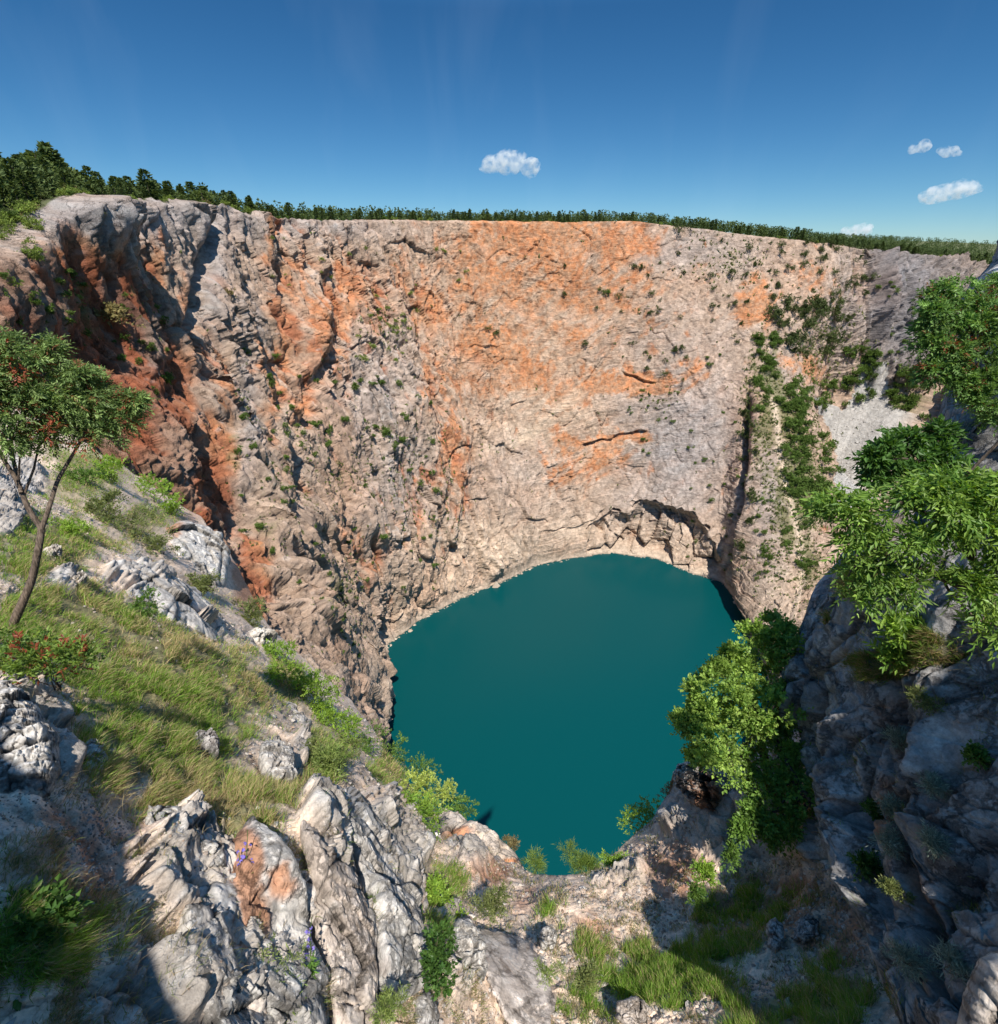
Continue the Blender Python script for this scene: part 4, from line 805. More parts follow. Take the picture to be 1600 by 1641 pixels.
# --- glossy tree with reddish tips, upper right
baseR3 = P(1600, 760, 7.4)
tree('pistachio_tree', 'glossy dark tree with rust red clusters on top of the shaded rock', 'tree', baseR3,
     [(smoothpl([(1640,790,7.6),(1625,700,7.5),(1600,620,7.4),(1570,560,7.3)]), [.035, .015]), (smoothpl([(1600,680,7.4),(1570,640,7.3),(1530,610,7.2),(1500,590,7.2)]), [.02, .008]), (smoothpl([(1640,640,7.4),(1600,560,7.2)]), [.03, .02])],
     PB([(1505,480,26,7.2),(1540,475,30,7.2),(1580,500,36,7.1),(1510,520,28,7.2),(1550,530,36,7.1),(1495,555,26,7.2),(1530,575,32,7.1),(1580,560,36,7.0),(1500,600,24,7.2),(1540,610,22,7.2),(1610,520,44,7.0),(1620,460,30,7.2),(1630,590,34,7.1),(1580,605,20,7.1),(1482,525,14,7.3),(1575,640,22,7.1),(1600,660,26,7.1),(1500,500,16,7.1)], .70),
     rng, dict(nclump=32, nspray=12, nleaf=8, L=.060, W=.024, sprayL=.14, cols=((.09,.18,.04),(.22,.35,.10)), up=.2, droop=.25, rc=.36, hollow=.35, tips=((.22,.11,.045), .04), red=((.27,.10,.045), .03)), .014, M_BARK, 90)
print('trees', time.time()-T0)

# =================================================================== NEAR SHRUBS
def shrub(name, label, u, v, rpx, d, kind, seed, cat='shrub', group=None, zz=None, flat=.75, lobes=5, stretchx=1.0):
    r_ = np.random.default_rng(seed)
    if d is None: d = float(proj(at(zz or ZT, u, v+rpx*.5))[2])-.02
    c = P(u, v, d); R_ = rpx*d/FPX; basep = c-np.array([0, 0, R_*.85])
    B = [(c+r_.normal(0, 1, 3)*R_*np.array([.45*stretchx, .4, .3]), R_*r_.uniform(.45, .65)) for _ in range(lobes)]
    K = dict(round=dict(cols=((.06,.125,.025),(.16,.26,.05)), L=.05, W=.032, nleaf=5), bright=dict(cols=((.13,.24,.03),(.28,.40,.06)), L=.06, W=.034, nleaf=5),
             olive=dict(cols=((.10,.135,.04),(.21,.23,.08)), L=.04, W=.016, nleaf=6), thyme=dict(cols=((.12,.18,.045),(.28,.34,.10)), L=.035, W=.008, nleaf=7),
             yellow=dict(cols=((.24,.32,.05),(.46,.52,.14)), L=.055, W=.04, nleaf=5), dark=dict(cols=((.035,.085,.018),(.09,.17,.035)), L=.055, W=.036, nleaf=5),
             ash=dict(cols=((.11,.22,.03),(.26,.38,.06)), L=.12, W=.038, nleaf=7), silver=dict(cols=((.16,.20,.15),(.30,.35,.27)), L=.07, W=.012, nleaf=6),
             red=dict(cols=((.08,.15,.03),(.20,.28,.05)), L=.055, W=.026, nleaf=6, tips=((.26,.075,.035), .14)), pine=dict(cols=((.10,.17,.03),(.22,.30,.07)), L=.10, W=.012, nleaf=9),
             brown=dict(cols=((.16,.13,.06),(.26,.22,.10)), L=.035, W=.02, nleaf=5))[kind].copy()
    s_ = max(1.0, 1.25*d/FPX/K['W']*1.6)                 # leaves never thinner than they could be seen
    s_ = min(s_, R_*.28/K['L']) if R_*.28/K['L'] > 1 else 1.0
    K['L'] *= s_; K['W'] *= s_ if s_ < 2 else s_
    area = (rpx**2)*3.1; leafpx = K['L']*K['W']*(FPX/d)**2*.35
    tot = np.clip(area/leafpx*3.0, 250, 9000); ncl = 20; nsp = int(np.clip(tot/(lobes*ncl*K['nleaf']), 3, 30))
    root = ent(name, label, cat, basep, group)
    cm = MB(); tm = MB(); cen = crown(cm, r_, B, nclump=ncl, nspray=nsp, up=.5, droop=.1, rc=.42, hollow=.35, sprayL=K['L']*1.7, **K)
    for j in r_.choice(len(cen), 8, False): tube(tm, bend(basep+r_.normal(0, .04, 3)*R_, cen[j, :3], .05, r_, 6), [max(.004, R_*.018), .002], 5)
    new_obj('stem', tm.mesh('stem', M_BARK, origin=basep), root); new_obj('foliage', cm.mesh('foliage', M_LEAF, False, origin=basep), root)
    return root
SH = [
 ('shrub','low glossy shrub with reddish tips over the pale left boulder',75,1065,62,5.3,'red',1,1.3),
 ('shrub','dense dark shrub at the foot of the leaning trunk',30,1045,40,6.3,'round',2,1.2),
 ('bush','rounded green bush alone in the middle of the grassy slope',232,982,28,None,'round',3,1),
 ('bush','bright bush behind the leaning tree canopy',170,755,26,None,'bright',4,1.2),
 ('bush','dark bush under the right edge of the leaning tree canopy',130,760,24,None,'round',5,1.2),
 ('bush','bright green bush on the slope crest under the red gully',245,790,26,None,'bright',6,1.5),
 ('bush','bright small bush lower on the crest beside the red gully',275,815,20,None,'bright',7,1.3),
 ('bush','wide olive thicket above the diagonal outcrop',215,840,36,None,'olive',8,1.5),
 ('bush','olive thicket between tree fork and diagonal outcrop',165,815,28,None,'olive',9,1.6),
 ('bush','green scrub right of the olive thicket beside the furrowed outcrop',255,875,24,None,'olive',10,1.2),
 ('bush','small bright bush in grass right of the tree fork',110,850,20,None,'bright',11,1.2),
 ('bush','low green bush below the furrowed outcrop',320,940,20,None,'olive',12,1.3),
 ('bush','green bush in the orange gully above the shrub chain',400,985,24,None,'olive',13,1.2),
 ('bush','highest bush of the bright shrub chain beside the orange gully',445,1045,28,None,'bright',14,1.2),
 ('bush','second bush down the bright shrub chain',465,1085,34,None,'bright',15,1.3),
 ('bush','third and widest bush down the bright shrub chain',505,1120,36,None,'bright',16,1.3),
 ('bush','fourth bush down the bright shrub chain near the cliff foot',545,1160,34,None,'bright',17,1.2),
 ('bush','lowest bush of the bright shrub chain at the lake edge',585,1190,24,None,'round',18,1.1),
 ('bush','green scrub patch below the shrub chain on pale gravel',520,1215,34,None,'olive',19,1.4),
 ('shrub','dark shrub overlooking the water beside the lowest chain bush',655,1222,30,22,'round',20,1.2),
 ('shrub','yellow flushed shrub above the lake shore',640,1262,36,17,'yellow',21,1.2),
 ('shrub','leafy ash shrub with long leaflets above the long slab',668,1310,42,12.5,'ash',22,.8),
 ('shrub','narrow vine like shrub hanging beside the long slab',648,1375,20,11,'ash',23,.6),
 ('shrub','yellow flushed shrub right of the leafy ash shrub',695,1275,28,18,'yellow',24,1),
 ('shrub','dark rounded pine shrub with a leader above the water',732,1285,27,20,'round',25,.9),
 ('shrub','small brownish tuft on the ledge tip above the water',818,1352,10,17,'brown',26,1),
 ('pine_sapling','bushy pine sapling left of the notch over the water',858,1392,16,12.8,'pine',27,1),
 ('pine_sapling','pine sapling on the notch with the lake behind it',922,1382,14,12.2,'pine',28,1),
 ('pine_sapling','right hand pine sapling beside its twin on the notch',945,1388,13,12.2,'pine',29,.8),
 ('shrub','small bright shrub on the ridge right of the pine saplings',985,1382,12,12.5,'bright',30,1.2),
 ('bush','round olive bush on the ridge below the pale rock tip',1035,1312,32,15,'bright',31,1.2),
 ('bush','brownish bush between the round olive bush and the rock tip',1076,1268,13,15.5,'brown',32,1),
 ('shrub','dark broad leaved shrub between the long slab and the gully slab',700,1535,30,5.7,'dark',33,.8),
 ('thyme','spreading thyme cushion at the bottom under the broad slab',400,1595,46,4.2,'thyme',34,1.1),
 ('thyme','thyme cushion on the broad slab left side',320,1535,28,4.3,'thyme',35,1.2),
 ('thyme','thyme cushion on the pale slab',598,1475,22,6.0,'thyme',36,.8),
 ('thyme','green cushion growing over the crest of the pale slab',520,1225,30,None,'thyme',37,1),
 ('thyme','green cushion at the bottom edge beside the long slab foot',620,1620,24,4.7,'thyme',38,1.2),
 ('thyme','small cushion on the flat gully slab',880,1560,12,6.2,'thyme',39,1),
 ('shrub','small dark shrub in the sunny gully grass',940,1560,16,6.1,'olive',40,.7),
 ('shrub','green plants between the narrow stone and the notch',790,1445,24,9,'olive',41,1.4),
 ('shrub','leafy low plants in front of the notch left of centre',700,1440,26,9,'bright',42,1.2),
 ('vine','trailing green vine hanging in the shade under the rock tip',1128,1400,17,9.6,'bright',43,.6),
 ('vine','lower end of a green vine in the shade above the red soil',1118,1440,15,9.2,'round',44,.8),
 ('shrub','dark shrub at the lower edge of the bright tree',1170,1375,16,9.5,'round',45,1.2),
 ('herb','green herbs in the deep shade at the bottom left',60,1500,44,3.0,'dark',46,1.2),
 ('herb','leafy herb beside the crevice of the cracked block',255,1450,16,4.4,'bright',47,1),
]
for i, (nm, lab, u, v, r, d, kd, sd_, sx) in enumerate(SH): shrub(nm, lab, u, v, r, d, kd, 1000+sd_, cat=nm.replace('_', ' '), stretchx=sx, lobes=4 if r < 20 else 6)
for i, (u, v, r, kd, lab) in enumerate([(1440,1187,14,'silver','silvery herb on the rock face under the ledge grass'),(1430,1300,14,'silver','silvery herb on the rock face right of the darker drooping foliage'),(1495,1262,12,'silver','silvery herb beside the sunlit patch of the rock face'),
     (1385,1385,14,'dark','dark green tuft low on the left edge of the rock face'),(1425,1355,14,'silver','silvery herb in the middle of the rock face'),(1490,1345,12,'silver','silvery herb right of the middle of the rock face'),(1430,1425,13,'olive','olive tuft in a crack low on the rock face'),
     (1462,1538,20,'silver','silvery herb near the foot of the rock face'),(1520,1545,18,'silver','rightmost silvery herb near the foot of the rock face'),(1450,1015,22,'ash','leafy sprig under the long leaved branches'),(1430,1060,20,'ash','thin leafy sprig on the ledge of the rock face'),
     (1560,1215,14,'round','green tuft beside the upper sunlit patch at right'),(1400,1300,12,'dark','dark tuft in the cleft of the rock face'),(1540,700,14,'silver','silvery tuft between the upper dark rocks'),(1470,1120,20,'olive','green scrub hanging from the ledge')]):
    q = at(ZF, u, v); d = float(proj(q)[2]) if q is not None else 6.
    shrub('herb', lab, u, v, r, d-.12, kd, 1100+i, cat='herb', lobes=4)
print('shrubs', time.time()-T0)

# =================================================================== BELLFLOWERS
def bellflower(label, pts, d, seed, h):
    r_ = np.random.default_rng(seed); A = smoothpl([(u, v, d) for u, v in pts], 14); root = ent('bellflower', label, 'flower', A[0])
    sm_ = MB(); tube(sm_, A, [.006, .003], 5, (.13, .2, .06)); new_obj('stem', sm_.mesh('stem', M_LEAF, origin=A[0]), root)
    lm = MB(); n = 46; b = A[0]+r_.normal(0, .012, (n, 3)); a = r_.normal(0, 1, (n, 3)); a[:, 2] = np.abs(a[:, 2])*.5
    tpos = r_.uniform(0, .35, n); b = A[(tpos*13).astype(int)]
    leaves(lm, b, a, r_.normal(0, 1, (n, 3)), .09*r_.uniform(.6, 1.2, n), .02, np.array([.13, .24, .05])*r_.uniform(.7, 1.3, (n, 1))); new_obj('leaf', lm.mesh('leaf', M_LEAF, False, origin=A[0]), root)
    for k in range(11):
        q = A[min(13, int(4+k*.75))]+r_.normal(0, .022, 3); ax = unit(r_.normal(0, 1, 3)+np.array([0, -.8, -.1])); fm = MB()
        an = np.arange(5)*2*np.pi/5; e1 = unit(np.cross(ax, [0, .3, 1.])); e2 = np.cross(ax, e1)
        dr = e1*np.cos(an)[:, None]+e2*np.sin(an)[:, None]
        leaves(fm, np.repeat(q[None], 5, 0), ax*.7+dr*.75, np.cross(dr, ax), .027, .016, np.tile([.27, .21, .60], (5, 1))*r_.uniform(.85, 1.15)); o = new_obj('bell', fm.mesh('bell', M_LEAF, False, origin=A[0]), root)
bellflower('purple bellflower on the orange streak of the broad slab', [(394,1432),(394,1400),(396,1365),(397,1330)], 4.75, 31, .5)
bellflower('smaller purple bellflower beside the taller one on the slab', [(388,1425),(385,1390),(383,1360)], 4.75, 32, .5)
bellflower('purple bellflower in the dark crevice at the slab edge', [(499,1565),(498,1530),(497,1500),(500,1470)], 4.6, 33, .5)
print('flowers', time.time()-T0)

# =================================================================== GRASS
def blades(name, label, idx, Pt, Nn, dd, L, Wm, cg, cs_, straw, seed, lean):
    r_ = np.random.default_rng(seed); n = len(idx); b = Pt[idx]+0; nn_ = Nn[idx]; d = dd[idx]
    b = b+r_.normal(0, 1, (n, 3))*(d/FPX*2.0)[:, None]
    L_ = L*r_.uniform(.35, 1.3, n)*(.75+.5*noise(b[:, 0]/.8, b[:, 1]/.8, b[:, 2]/.8, 9)); L_ = np.minimum(L_, .075*d)
    dr = unit(np.array([0, 0, .75])+nn_*.55+r_.normal(0, .38, (n, 3))+lean[idx])
    sag = r_.uniform(.15, .75, n); out_ = unit(dr*np.array([1, 1, 0])+nn_*.4+1e-3)
    wd_ = np.maximum(Wm*r_.uniform(.6, 1.3, n), d/FPX*.75); sd2 = unit(np.cross(dr, r_.normal(0, 1, (n, 3))))
    p1 = b+dr*L_[:, None]*.5; p2 = b+dr*L_[:, None]*.82+(out_*.35-np.array([0, 0, .35]))*(L_*sag)[:, None]
    V = np.stack([b-sd2*wd_[:, None]*.5, b+sd2*wd_[:, None]*.5, p1-sd2*wd_[:, None]*.38, p1+sd2*wd_[:, None]*.38, p2], 1)
    i = np.arange(n)[:, None]*5
    F3 = i+np.array([[2, 3, 4]]); F4 = i+np.array([[0, 1, 3, 2]])
    m_ = r_.random(n) < straw[idx]; cc = np.where(m_[:, None], np.array(cs_), np.array(cg))*r_.uniform(.65, 1.3, (n, 1))
    cc = cc*(1+.25*r_.normal(0, 1, (n, 1))*.5)
    mb = MB(); mb.add(V.reshape(-1, 3), F3, F4, np.repeat(cc, 5, 0))
    return tag(new_obj(name, mb.mesh(name, M_GRASS, False)), label, None, None, 'stuff')
rg = np.random.default_rng(99)
TP = terr.reshape(-1, 3); TN = gnormal(terr); TN *= -np.sign((TN*terr).sum(-1, keepdims=True)); TN = TN.reshape(-1, 3)
TU, TV, TD = proj(TP); GM = np.clip(gr*1.0+gl*.35, 0, 1.2).reshape(-1)*(1-rockm.reshape(-1)*.96)
inv = (TU > -120) & (TU < 1720) & (TV > 500) & (TV < 1800)
dens = np.where(inv, ss(.22, .62, GM), 0)
# clumping
cl_ = noise(TP[:, 0]/.22, TP[:, 1]/.22, TP[:, 2]/.22, 1600)*ss(3, 1, TD/9)+noise(TP[:, 0]/.7, TP[:, 1]/.7, TP[:, 2]/.7, 1601)
prob = dens*ss(-.45, .35, cl_)*ss(-.30, .12, gl.reshape(-1)+.5*noise(TP[:, 0]/.45, TP[:, 1]/.45, TP[:, 2]/.45, 1603))
prob = prob/prob.sum(); NB = 190000
idx = rg.choice(len(TP), NB, p=prob)
STRAW = [(330,1290,120,70,.85),(200,1290,80,60,.8),(150,950,90,50,.55),(280,1050,110,40,.75),(420,1110,60,50,.7),(60,900,50,40,.3),(250,1180,100,60,.25),(950,1500,100,40,.5),(1300,1590,100,40,.5),(1250,1500,90,40,.5),(200,870,80,40,.5),(640,1230,40,40,.5),(450,1240,60,50,.7),(370,960,60,40,.6)]
stw = np.clip(.22+blobs(gu, gv, STRAW)*.75+gl*.5, .05, .95).reshape(-1)
stw = np.where((TU > 850) & (TV > 1420), stw*.6, stw)
lean = np.zeros((len(TP), 3)); lean[:, 0] = .15
blades('grass', 'green and straw coloured grass on the near slopes', idx, TP, TN, TD, .27, .0042, (.20, .33, .05), (.48, .39, .20), stw, 5, lean)
# sparse dry grass between stones
pr2 = np.where(inv & (TD < 30), (1-rockm.reshape(-1)*.72)*ss(-.05, .35, noise(TP[:, 0]/.35, TP[:, 1]/.35, TP[:, 2]/.35, 1610))+.008, 0); pr2 /= pr2.sum()
idx = rg.choice(len(TP), 70000, p=pr2)
blades('dry_grass', 'sparse dry grass between the stones', idx, TP, TN, TD, .16, .0035, (.17, .22, .06), (.36, .29, .16), np.full(len(TP), .6), 6, lean)
# ledge grass on the rock face
FP = face.reshape(-1, 3); FU, FV, FD = proj(FP); FN = sn.reshape(-1, 3)
pf = np.where((FU < 1700) & (FV > 850) & (FV < 1700), np.clip(sgm.reshape(-1), 0, 1)+.0, 0)
pf2 = np.where((FU < 1640) & (FV > 1000) & (FV < 1641), ss(.4, .7, noise(FP[:, 0]/.5, FP[:, 1]/.5, FP[:, 2]/1.0, 1700)+.2), 0)*.02
pf = pf+pf2; pf /= pf.sum(); idx = rg.choice(len(FP), 16000, p=pf)
blades('ledge_grass', 'grass hanging from ledges of the shaded rock face', idx, FP, FN, FD, .26, .004, (.14, .21, .035), (.34, .25, .12), np.full(len(FP), .45), 8, np.zeros((len(FP), 3)))
# --- loose pebbles on the near soil
def stones(name, label, Pt, size, mat, cols, seed, n_=6):
    r_ = np.random.default_rng(seed); n = len(Pt)
    ico = unit(np.array([(0,0,1),(.9,0,.1),(.28,.85,0),(-.72,.53,.1),(-.72,-.53,-.1),(.28,-.85,.05),(0,0,-1)], float)); f = []
    for k in range(5): a, b = 1+k, 1+(k+1) % 5; f += [(0, a, b), (6, b, a)]
    f = np.array(f); V = ico[None]*size[:, None, None]*r_.uniform(.6, 1.35, (n, 7, 1))*r_.uniform(.6, 1.2, (n, 1, 3))+Pt[:, None]
    mb = MB(); cc = cols[0]+(cols[1]-cols[0])*r_.random((n, 1)); mb.add(V.reshape(-1, 3), (np.arange(n)[:, None, None]*7+f[None]).reshape(-1, 3), None, np.repeat(cc*r_.uniform(.75, 1.15, (n, 1)), 7, 0))
    return tag(new_obj(name, mb.mesh(name, mat, False)), label, None, None, 'stuff')
pr3 = np.where(inv & (TD < 26), (1-rockm.reshape(-1)*.9)*(1-.9*ss(.2, .6, GM))*ss(-.3, .5, noise(TP[:, 0]/.9, TP[:, 1]/.9, TP[:, 2]/.9, 1620)), 0); pr3 /= pr3.sum()
idx = rg.choice(len(TP), 26000, p=pr3); szs = TD[idx]/FPX*rg.uniform(.8, 3.2, len(idx))**1.15
stones('gravel', 'small pale stones scattered over the soil of the near slopes', TP[idx], szs, M_ROCK, (C(.36, .25, .18), C(.50, .46, .42)), 11)
idx = rg.choice(len(TP), 1500, p=np.where(inv & (TD < 20), (1-.5*ss(.2, .6, GM))*ss(-.1, .4, noise(TP[:, 0]/1.3, TP[:, 1]/1.3, TP[:, 2]/1.3, 1630)), 0)/np.sum(np.where(inv & (TD < 20), (1-.5*ss(.2, .6, GM))*ss(-.1, .4, noise(TP[:, 0]/1.3, TP[:, 1]/1.3, TP[:, 2]/1.3, 1630)), 0)))
stones('broken_stones', 'broken angular limestone pieces lying on the near slopes', TP[idx], np.clip(TD[idx]/FPX*rg.lognormal(1.15, .5, 1500), .012, .35), M_ROCK, (C(.38, .33, .29), C(.60, .56, .52)), 14)
# --- scree stones in the side valley
wm = np.nonzero(isc.reshape(-1))[0]; idx = rg.choice(wm, 5200); wp_ = wall.reshape(-1, 3)[idx]; vv_ = bv.reshape(-1)[idx]
szs = np.clip(rg.lognormal(-.9, .5, len(idx)), .25, 1.6)*(.6+.6*ss(640, 780, vv_))
stones('scree', 'pale grey scree stones fanning down the side valley', wp_, szs, M_ROCK, (C(.34, .32, .295), C(.48, .455, .42)), 12)
sh_ = wall[-6:, :].reshape(-1, 3); okx = np.nonzero((np.tile(Ucol, 6) > 100) & (np.tile(Ucol, 6) < 1400))[0]; idx = rg.choice(okx, 900)
stones('shore_rocks', 'pale rocks and rubble along the waterline', sh_[idx]*np.array([1, 1, 0])+np.array([0, -.4, -HW])+rg.normal(0, .8, (900, 3))*np.array([1, 1, .3]), rg.lognormal(-.85, .6, 900), M_ROCK, (C(.34, .27, .20), C(.52, .43, .34)), 13)
print('grass', time.time()-T0)

# =================================================================== SHRUBS ON THE CLIFFS (copies sharing meshes)
def bushmesh(name, seed, cols, n=26, spk=0, squash=.8, up=.5):
    r_ = np.random.default_rng(seed); mb = MB()
    B = [(r_.normal(0, 1, 3)*np.array([.38, .38, .22])+np.array([0, 0, .45]), r_.uniform(.40, .62)) for _ in range(5)]
    crown(mb, r_, B, nclump=10, nspray=7, nleaf=3, L=.20, W=.13, sprayL=.18, cols=cols, up=up, droop=0, rc=.45, hollow=.35)
    tube(mb, [(0, 0, -.5), (0, 0, .2)], [.05, .03], 5, (.1, .08, .06))
    return mb.mesh(name, M_FAR, False)
PAL = {'evergreen': ((.045,.070,.020),(.105,.130,.042)), 'green': ((.065,.115,.022),(.14,.21,.045)), 'light': ((.13,.19,.035),(.25,.31,.07)), 'ochre': ((.16,.14,.05),(.27,.22,.09))}
PROTO = {k: [bushmesh('cliff_bush', 60+10*i+j, c) for j in range(4)] for i, (k, c) in enumerate(PAL.items())}
SPEC = []
def cliffbush(*a): SPEC.append(a)
def put_bush(u, v, rpx, kind, label, group, r_, z=None, name='cliff_bush'):
    q = at(z or ZW, u, v)
    if q is None: return
    d = float(proj(q)[2]); R_ = rpx*d/FPX
    o = new_obj(name, PROTO[kind][int(r_.integers(4))]); o.location = q+np.array([0, -R_*.35, -R_*.35]); o.scale = (R_*r_.uniform(.85, 1.2), R_*r_.uniform(.85, 1.15), R_*r_.uniform(.75, 1.15)); o.rotation_euler = (0, 0, r_.uniform(0, 6.28))
    tag(o, label, 'bush', group)
rb_ = np.random.default_rng(21)
REG = [ # u0,u1,v0,v1,count,rmin,rmax,kind,label
 (1150,1390,385,470,46,3,7,'evergreen','dark bush on the upper right cliff under the wood'),
 (1140,1240,440,560,16,3,6,'evergreen','dark bush left of the orange scar on the right cliff'),
 (1235,1345,470,570,56,7,12,'evergreen','dense dark bush crowding the slope right of the orange scar'),
 (1340,1400,440,570,18,3,7,'evergreen','dark bush beside the grey cliff of the side valley'),
 (1205,1245,530,660,34,5,10,'green','green bush in the gully right of the orange scar'),
 (1245,1370,610,655,34,6,12,'green','green bush in the band above the scree'),
 (1350,1405,550,640,24,7,12,'green','broad green bush above the scree on its left side'),
 (1425,1475,590,665,26,7,12,'green','broad green bush on the right side of the scree'),
 (1256,1292,650,800,46,6,12,'green','green bush left of the scree beside the path'),
 (1285,1332,700,810,30,7,13,'green','green bush at the left foot of the scree'),
 (1205,1300,800,930,44,3,8,'green','small green bush on the slope between fault and rock face'),
 (1185,1205,640,900,16,4,9,'evergreen','dark bush growing in the shaded fault cleft'),
 (1000,1100,400,620,24,3,6,'evergreen','dark bush on the grey face right of the orange bowl'),
 (900,1010,400,560,8,3,6,'evergreen','lone dark bush in the upper orange bowl'),
 (1100,1190,560,900,22,2.5,5,'green','tiny bush on the smooth grey face left of the fault'),
 (1000,1080,620,760,14,2.5,5,'green','tiny bush beside the recessed red lip'),
 (570,670,470,600,24,3,6,'light','light green tuft on the grey buttress top'),
 (480,700,600,720,30,4,9,'green','green bush on the grey buttress flank'),
 (480,720,720,960,34,3,7,'green','small green bush on the lower buttress flank'),
 (385,480,560,900,34,5,10,'green','green bush along the ledges between the fluted ribs'),
 (520,620,940,1100,16,3,7,'green','small green bush above the left lake shore'),
 (185,275,470,640,22,5,11,'green','green bush along the ledge under the left bluff'),
 (0,140,430,560,18,6,13,'green','green bush on the dark left bluff wall'),
 (0,70,345,420,12,7,14,'light','light green bush on top of the left bluff'),
 (430,760,380,460,16,2.5,5,'light','tiny light tuft below the far rim'),
 (1400,1480,440,580,16,3,7,'green','small bush on the grey cliff of the side valley')]
for (u0, u1, v0, v1, n, r0, r1, kd, lab) in REG:
    for k_ in range(n):
        u_, v_, r_ = rb_.uniform(u0, u1), rb_.uniform(v0, v1), rb_.uniform(r0, r1); l2 = lab
        if n > 11: l2 = ('larger ' if r_ > (r0+r1)/2 else 'smaller ')+lab.replace('small ', '').replace('tiny ', '')+(', upper part' if v_ < (v0+v1)/2 else ', lower part')
        cliffbush(u_, v_, r_, kd, l2, l2.replace('bush ', 'bushes ').replace('tuft ', 'tufts '), rb_)
for u, v, r, kd, lab in [(178,500,26,'ochre','large rounded ochre green bush on the left bluff ledge'),(370,470,11,'ochre','ochre bush halfway down the fluted left wall'),(970,468,9,'green','widest bush in the upper right of the orange bowl'),(782,527,6,'evergreen','left one of the two bushes left of centre in the orange bowl'),(798,535,7,'evergreen','right one of the two bushes left of centre in the orange bowl'),
     (618,693,11,'green','widest bush in the middle of the grey buttress'),(1200,795,13,'evergreen','largest dark bush in the fault cleft'),(1086,367,8,'evergreen','left dark bush just below the far rim at right'),(1103,365,8,'evergreen','right dark bush just below the far rim at right'),(1138,800,5,'green','round bush above the arch over the water'),
     (460,695,12,'green','bush in the mouth of the red alcove on the fluted wall'),(120,480,15,'light','bright bush left of the ochre bush on the bluff ledge'),(1345,755,9,'green','lone bush low on the scree'),(28,452,14,'light','yellowish bush at the left edge below the bluff top')]:
    cliffbush(u, v, r, kd, lab, None, rb_)
SPEC.sort(key=lambda s: (s[5] is not None, -s[2])); small = MB()
for k_, s in enumerate(SPEC):
    if k_ < 285: put_bush(*s); continue
    q = at(ZW, s[0], s[1])
    if q is None: continue
    me = PROTO[s[3]][int(rb_.integers(4))]; nv = len(me.vertices); co = np.empty(nv*3, np.float32); me.vertices.foreach_get('co', co); co = co.reshape(-1, 3)
    ca = np.empty(nv*4, np.float32); me.color_attributes['col'].data.foreach_get('color', ca); R_ = s[2]*float(proj(q)[2])/FPX
    an = rb_.uniform(0, 6.28); co = np.stack([co[:, 0]*np.cos(an)-co[:, 1]*np.sin(an), co[:, 0]*np.sin(an)+co[:, 1]*np.cos(an), co[:, 2]], 1)*R_*rb_.uniform(.85, 1.2, 3)+q+np.array([0, -R_*.35, -R_*.35])
    nl = (nv-10)//4; i_ = np.arange(nl)[:, None]*4; small.add(co[:nl*4], np.concatenate([i_+np.array([[0, 1, 2]]), i_+np.array([[0, 2, 3]])]), None, ca.reshape(-1, 4)[:nl*4, :3])
tag(new_obj('small_cliff_bushes', small.mesh('small_cliff_bushes', M_FAR, False)), 'small bushes dotted over the crater walls', None, None, 'stuff')
# scrub too fine to count
mbs = MB(); WPf = wall.reshape(-1, 3); wn = gnormal(wall).reshape(-1, 3); wn *= -np.sign((wn*WPf).sum(-1, keepdims=True)); wd_ = bd.reshape(-1)
pg = (ss(.30, .8, gn+K*.5+K2*.3+.12)*(1-isc)).reshape(-1)+.008; pg *= (bu.reshape(-1) > -50) & (bu.reshape(-1) < 1650); pg /= pg.sum()
idx = rb_.choice(len(WPf), 7000, p=pg); rr = wd_[idx]/FPX*rb_.uniform(.8, 2.6, len(idx))
for rep in range(7):
    a = unit(rb_.normal(0, 1, (len(idx), 3))+np.array([0, -.3, .6])); tone = rb_.random((len(idx), 1)) if rep == 0 else tone
    leaves(mbs, WPf[idx]-a*rr[:, None]*.2+rb_.normal(0, .35, (len(idx), 3))*rr[:, None], a, rb_.normal(0, 1, (len(idx), 3)), rr*1.5, rr*1.0, (C(.07, .11, .025)+(C(.20, .21, .075)-C(.07, .11, .025))*tone)*rb_.uniform(.7, 1.3, (len(idx), 1)))
tag(new_obj('cliff_scrub', mbs.mesh('cliff_scrub', M_FAR, False)), 'fine scrub scattered over the cliff ledges', None, None, 'stuff')
print('cliff bushes', time.time()-T0)

# =================================================================== WOOD ALONG THE RIM
def conifer(name, seed, kind):
    r_ = np.random.default_rng(seed); mb = MB(); tube(mb, [(0, 0, -.15), (0, 0, .9)], [.022, .006], 5, (.1, .08, .06))
    cols = ((.040,.068,.022),(.115,.155,.045)) if kind != 'round' else ((.06,.10,.025),(.16,.20,.06))
    n = 420; z = r_.uniform(.12, 1, n)**(.9)
    if kind == 'spire': rad = .15*(1-z)**.8*r_.uniform(.5, 1.1, n)+.012
    elif kind == 'pine': rad = (.24*np.sqrt(np.clip(1-z, 0, 1))*(.55+.45*np.sin(z*26+seed)**2)*np.clip(z*5, .3, 1)+.02)*r_.uniform(.5, 1.1, n)
    else: rad = .34*np.sqrt(np.clip(1-((z-.55)/.47)**2, 0, 1))*r_.uniform(.5, 1.05, n)+.01; z = z*.85
    an = r_.uniform(0, 2*np.pi, n); q = np.stack([np.cos(an)*rad, np.sin(an)*rad, z], 1); a = unit(np.stack([np.cos(an), np.sin(an), r_.normal(.45, .4, n)], 1))
    tn = r_.random((n, 1)); leaves(mb, q-a*.03, a, r_.normal(0, 1, (n, 3)), .085*r_.uniform(.7, 1.3, n), .055, (np.array(cols[0])+(np.array(cols[1])-np.array(cols[0]))*tn))
    return mb.mesh(name, M_FAR, False), mb
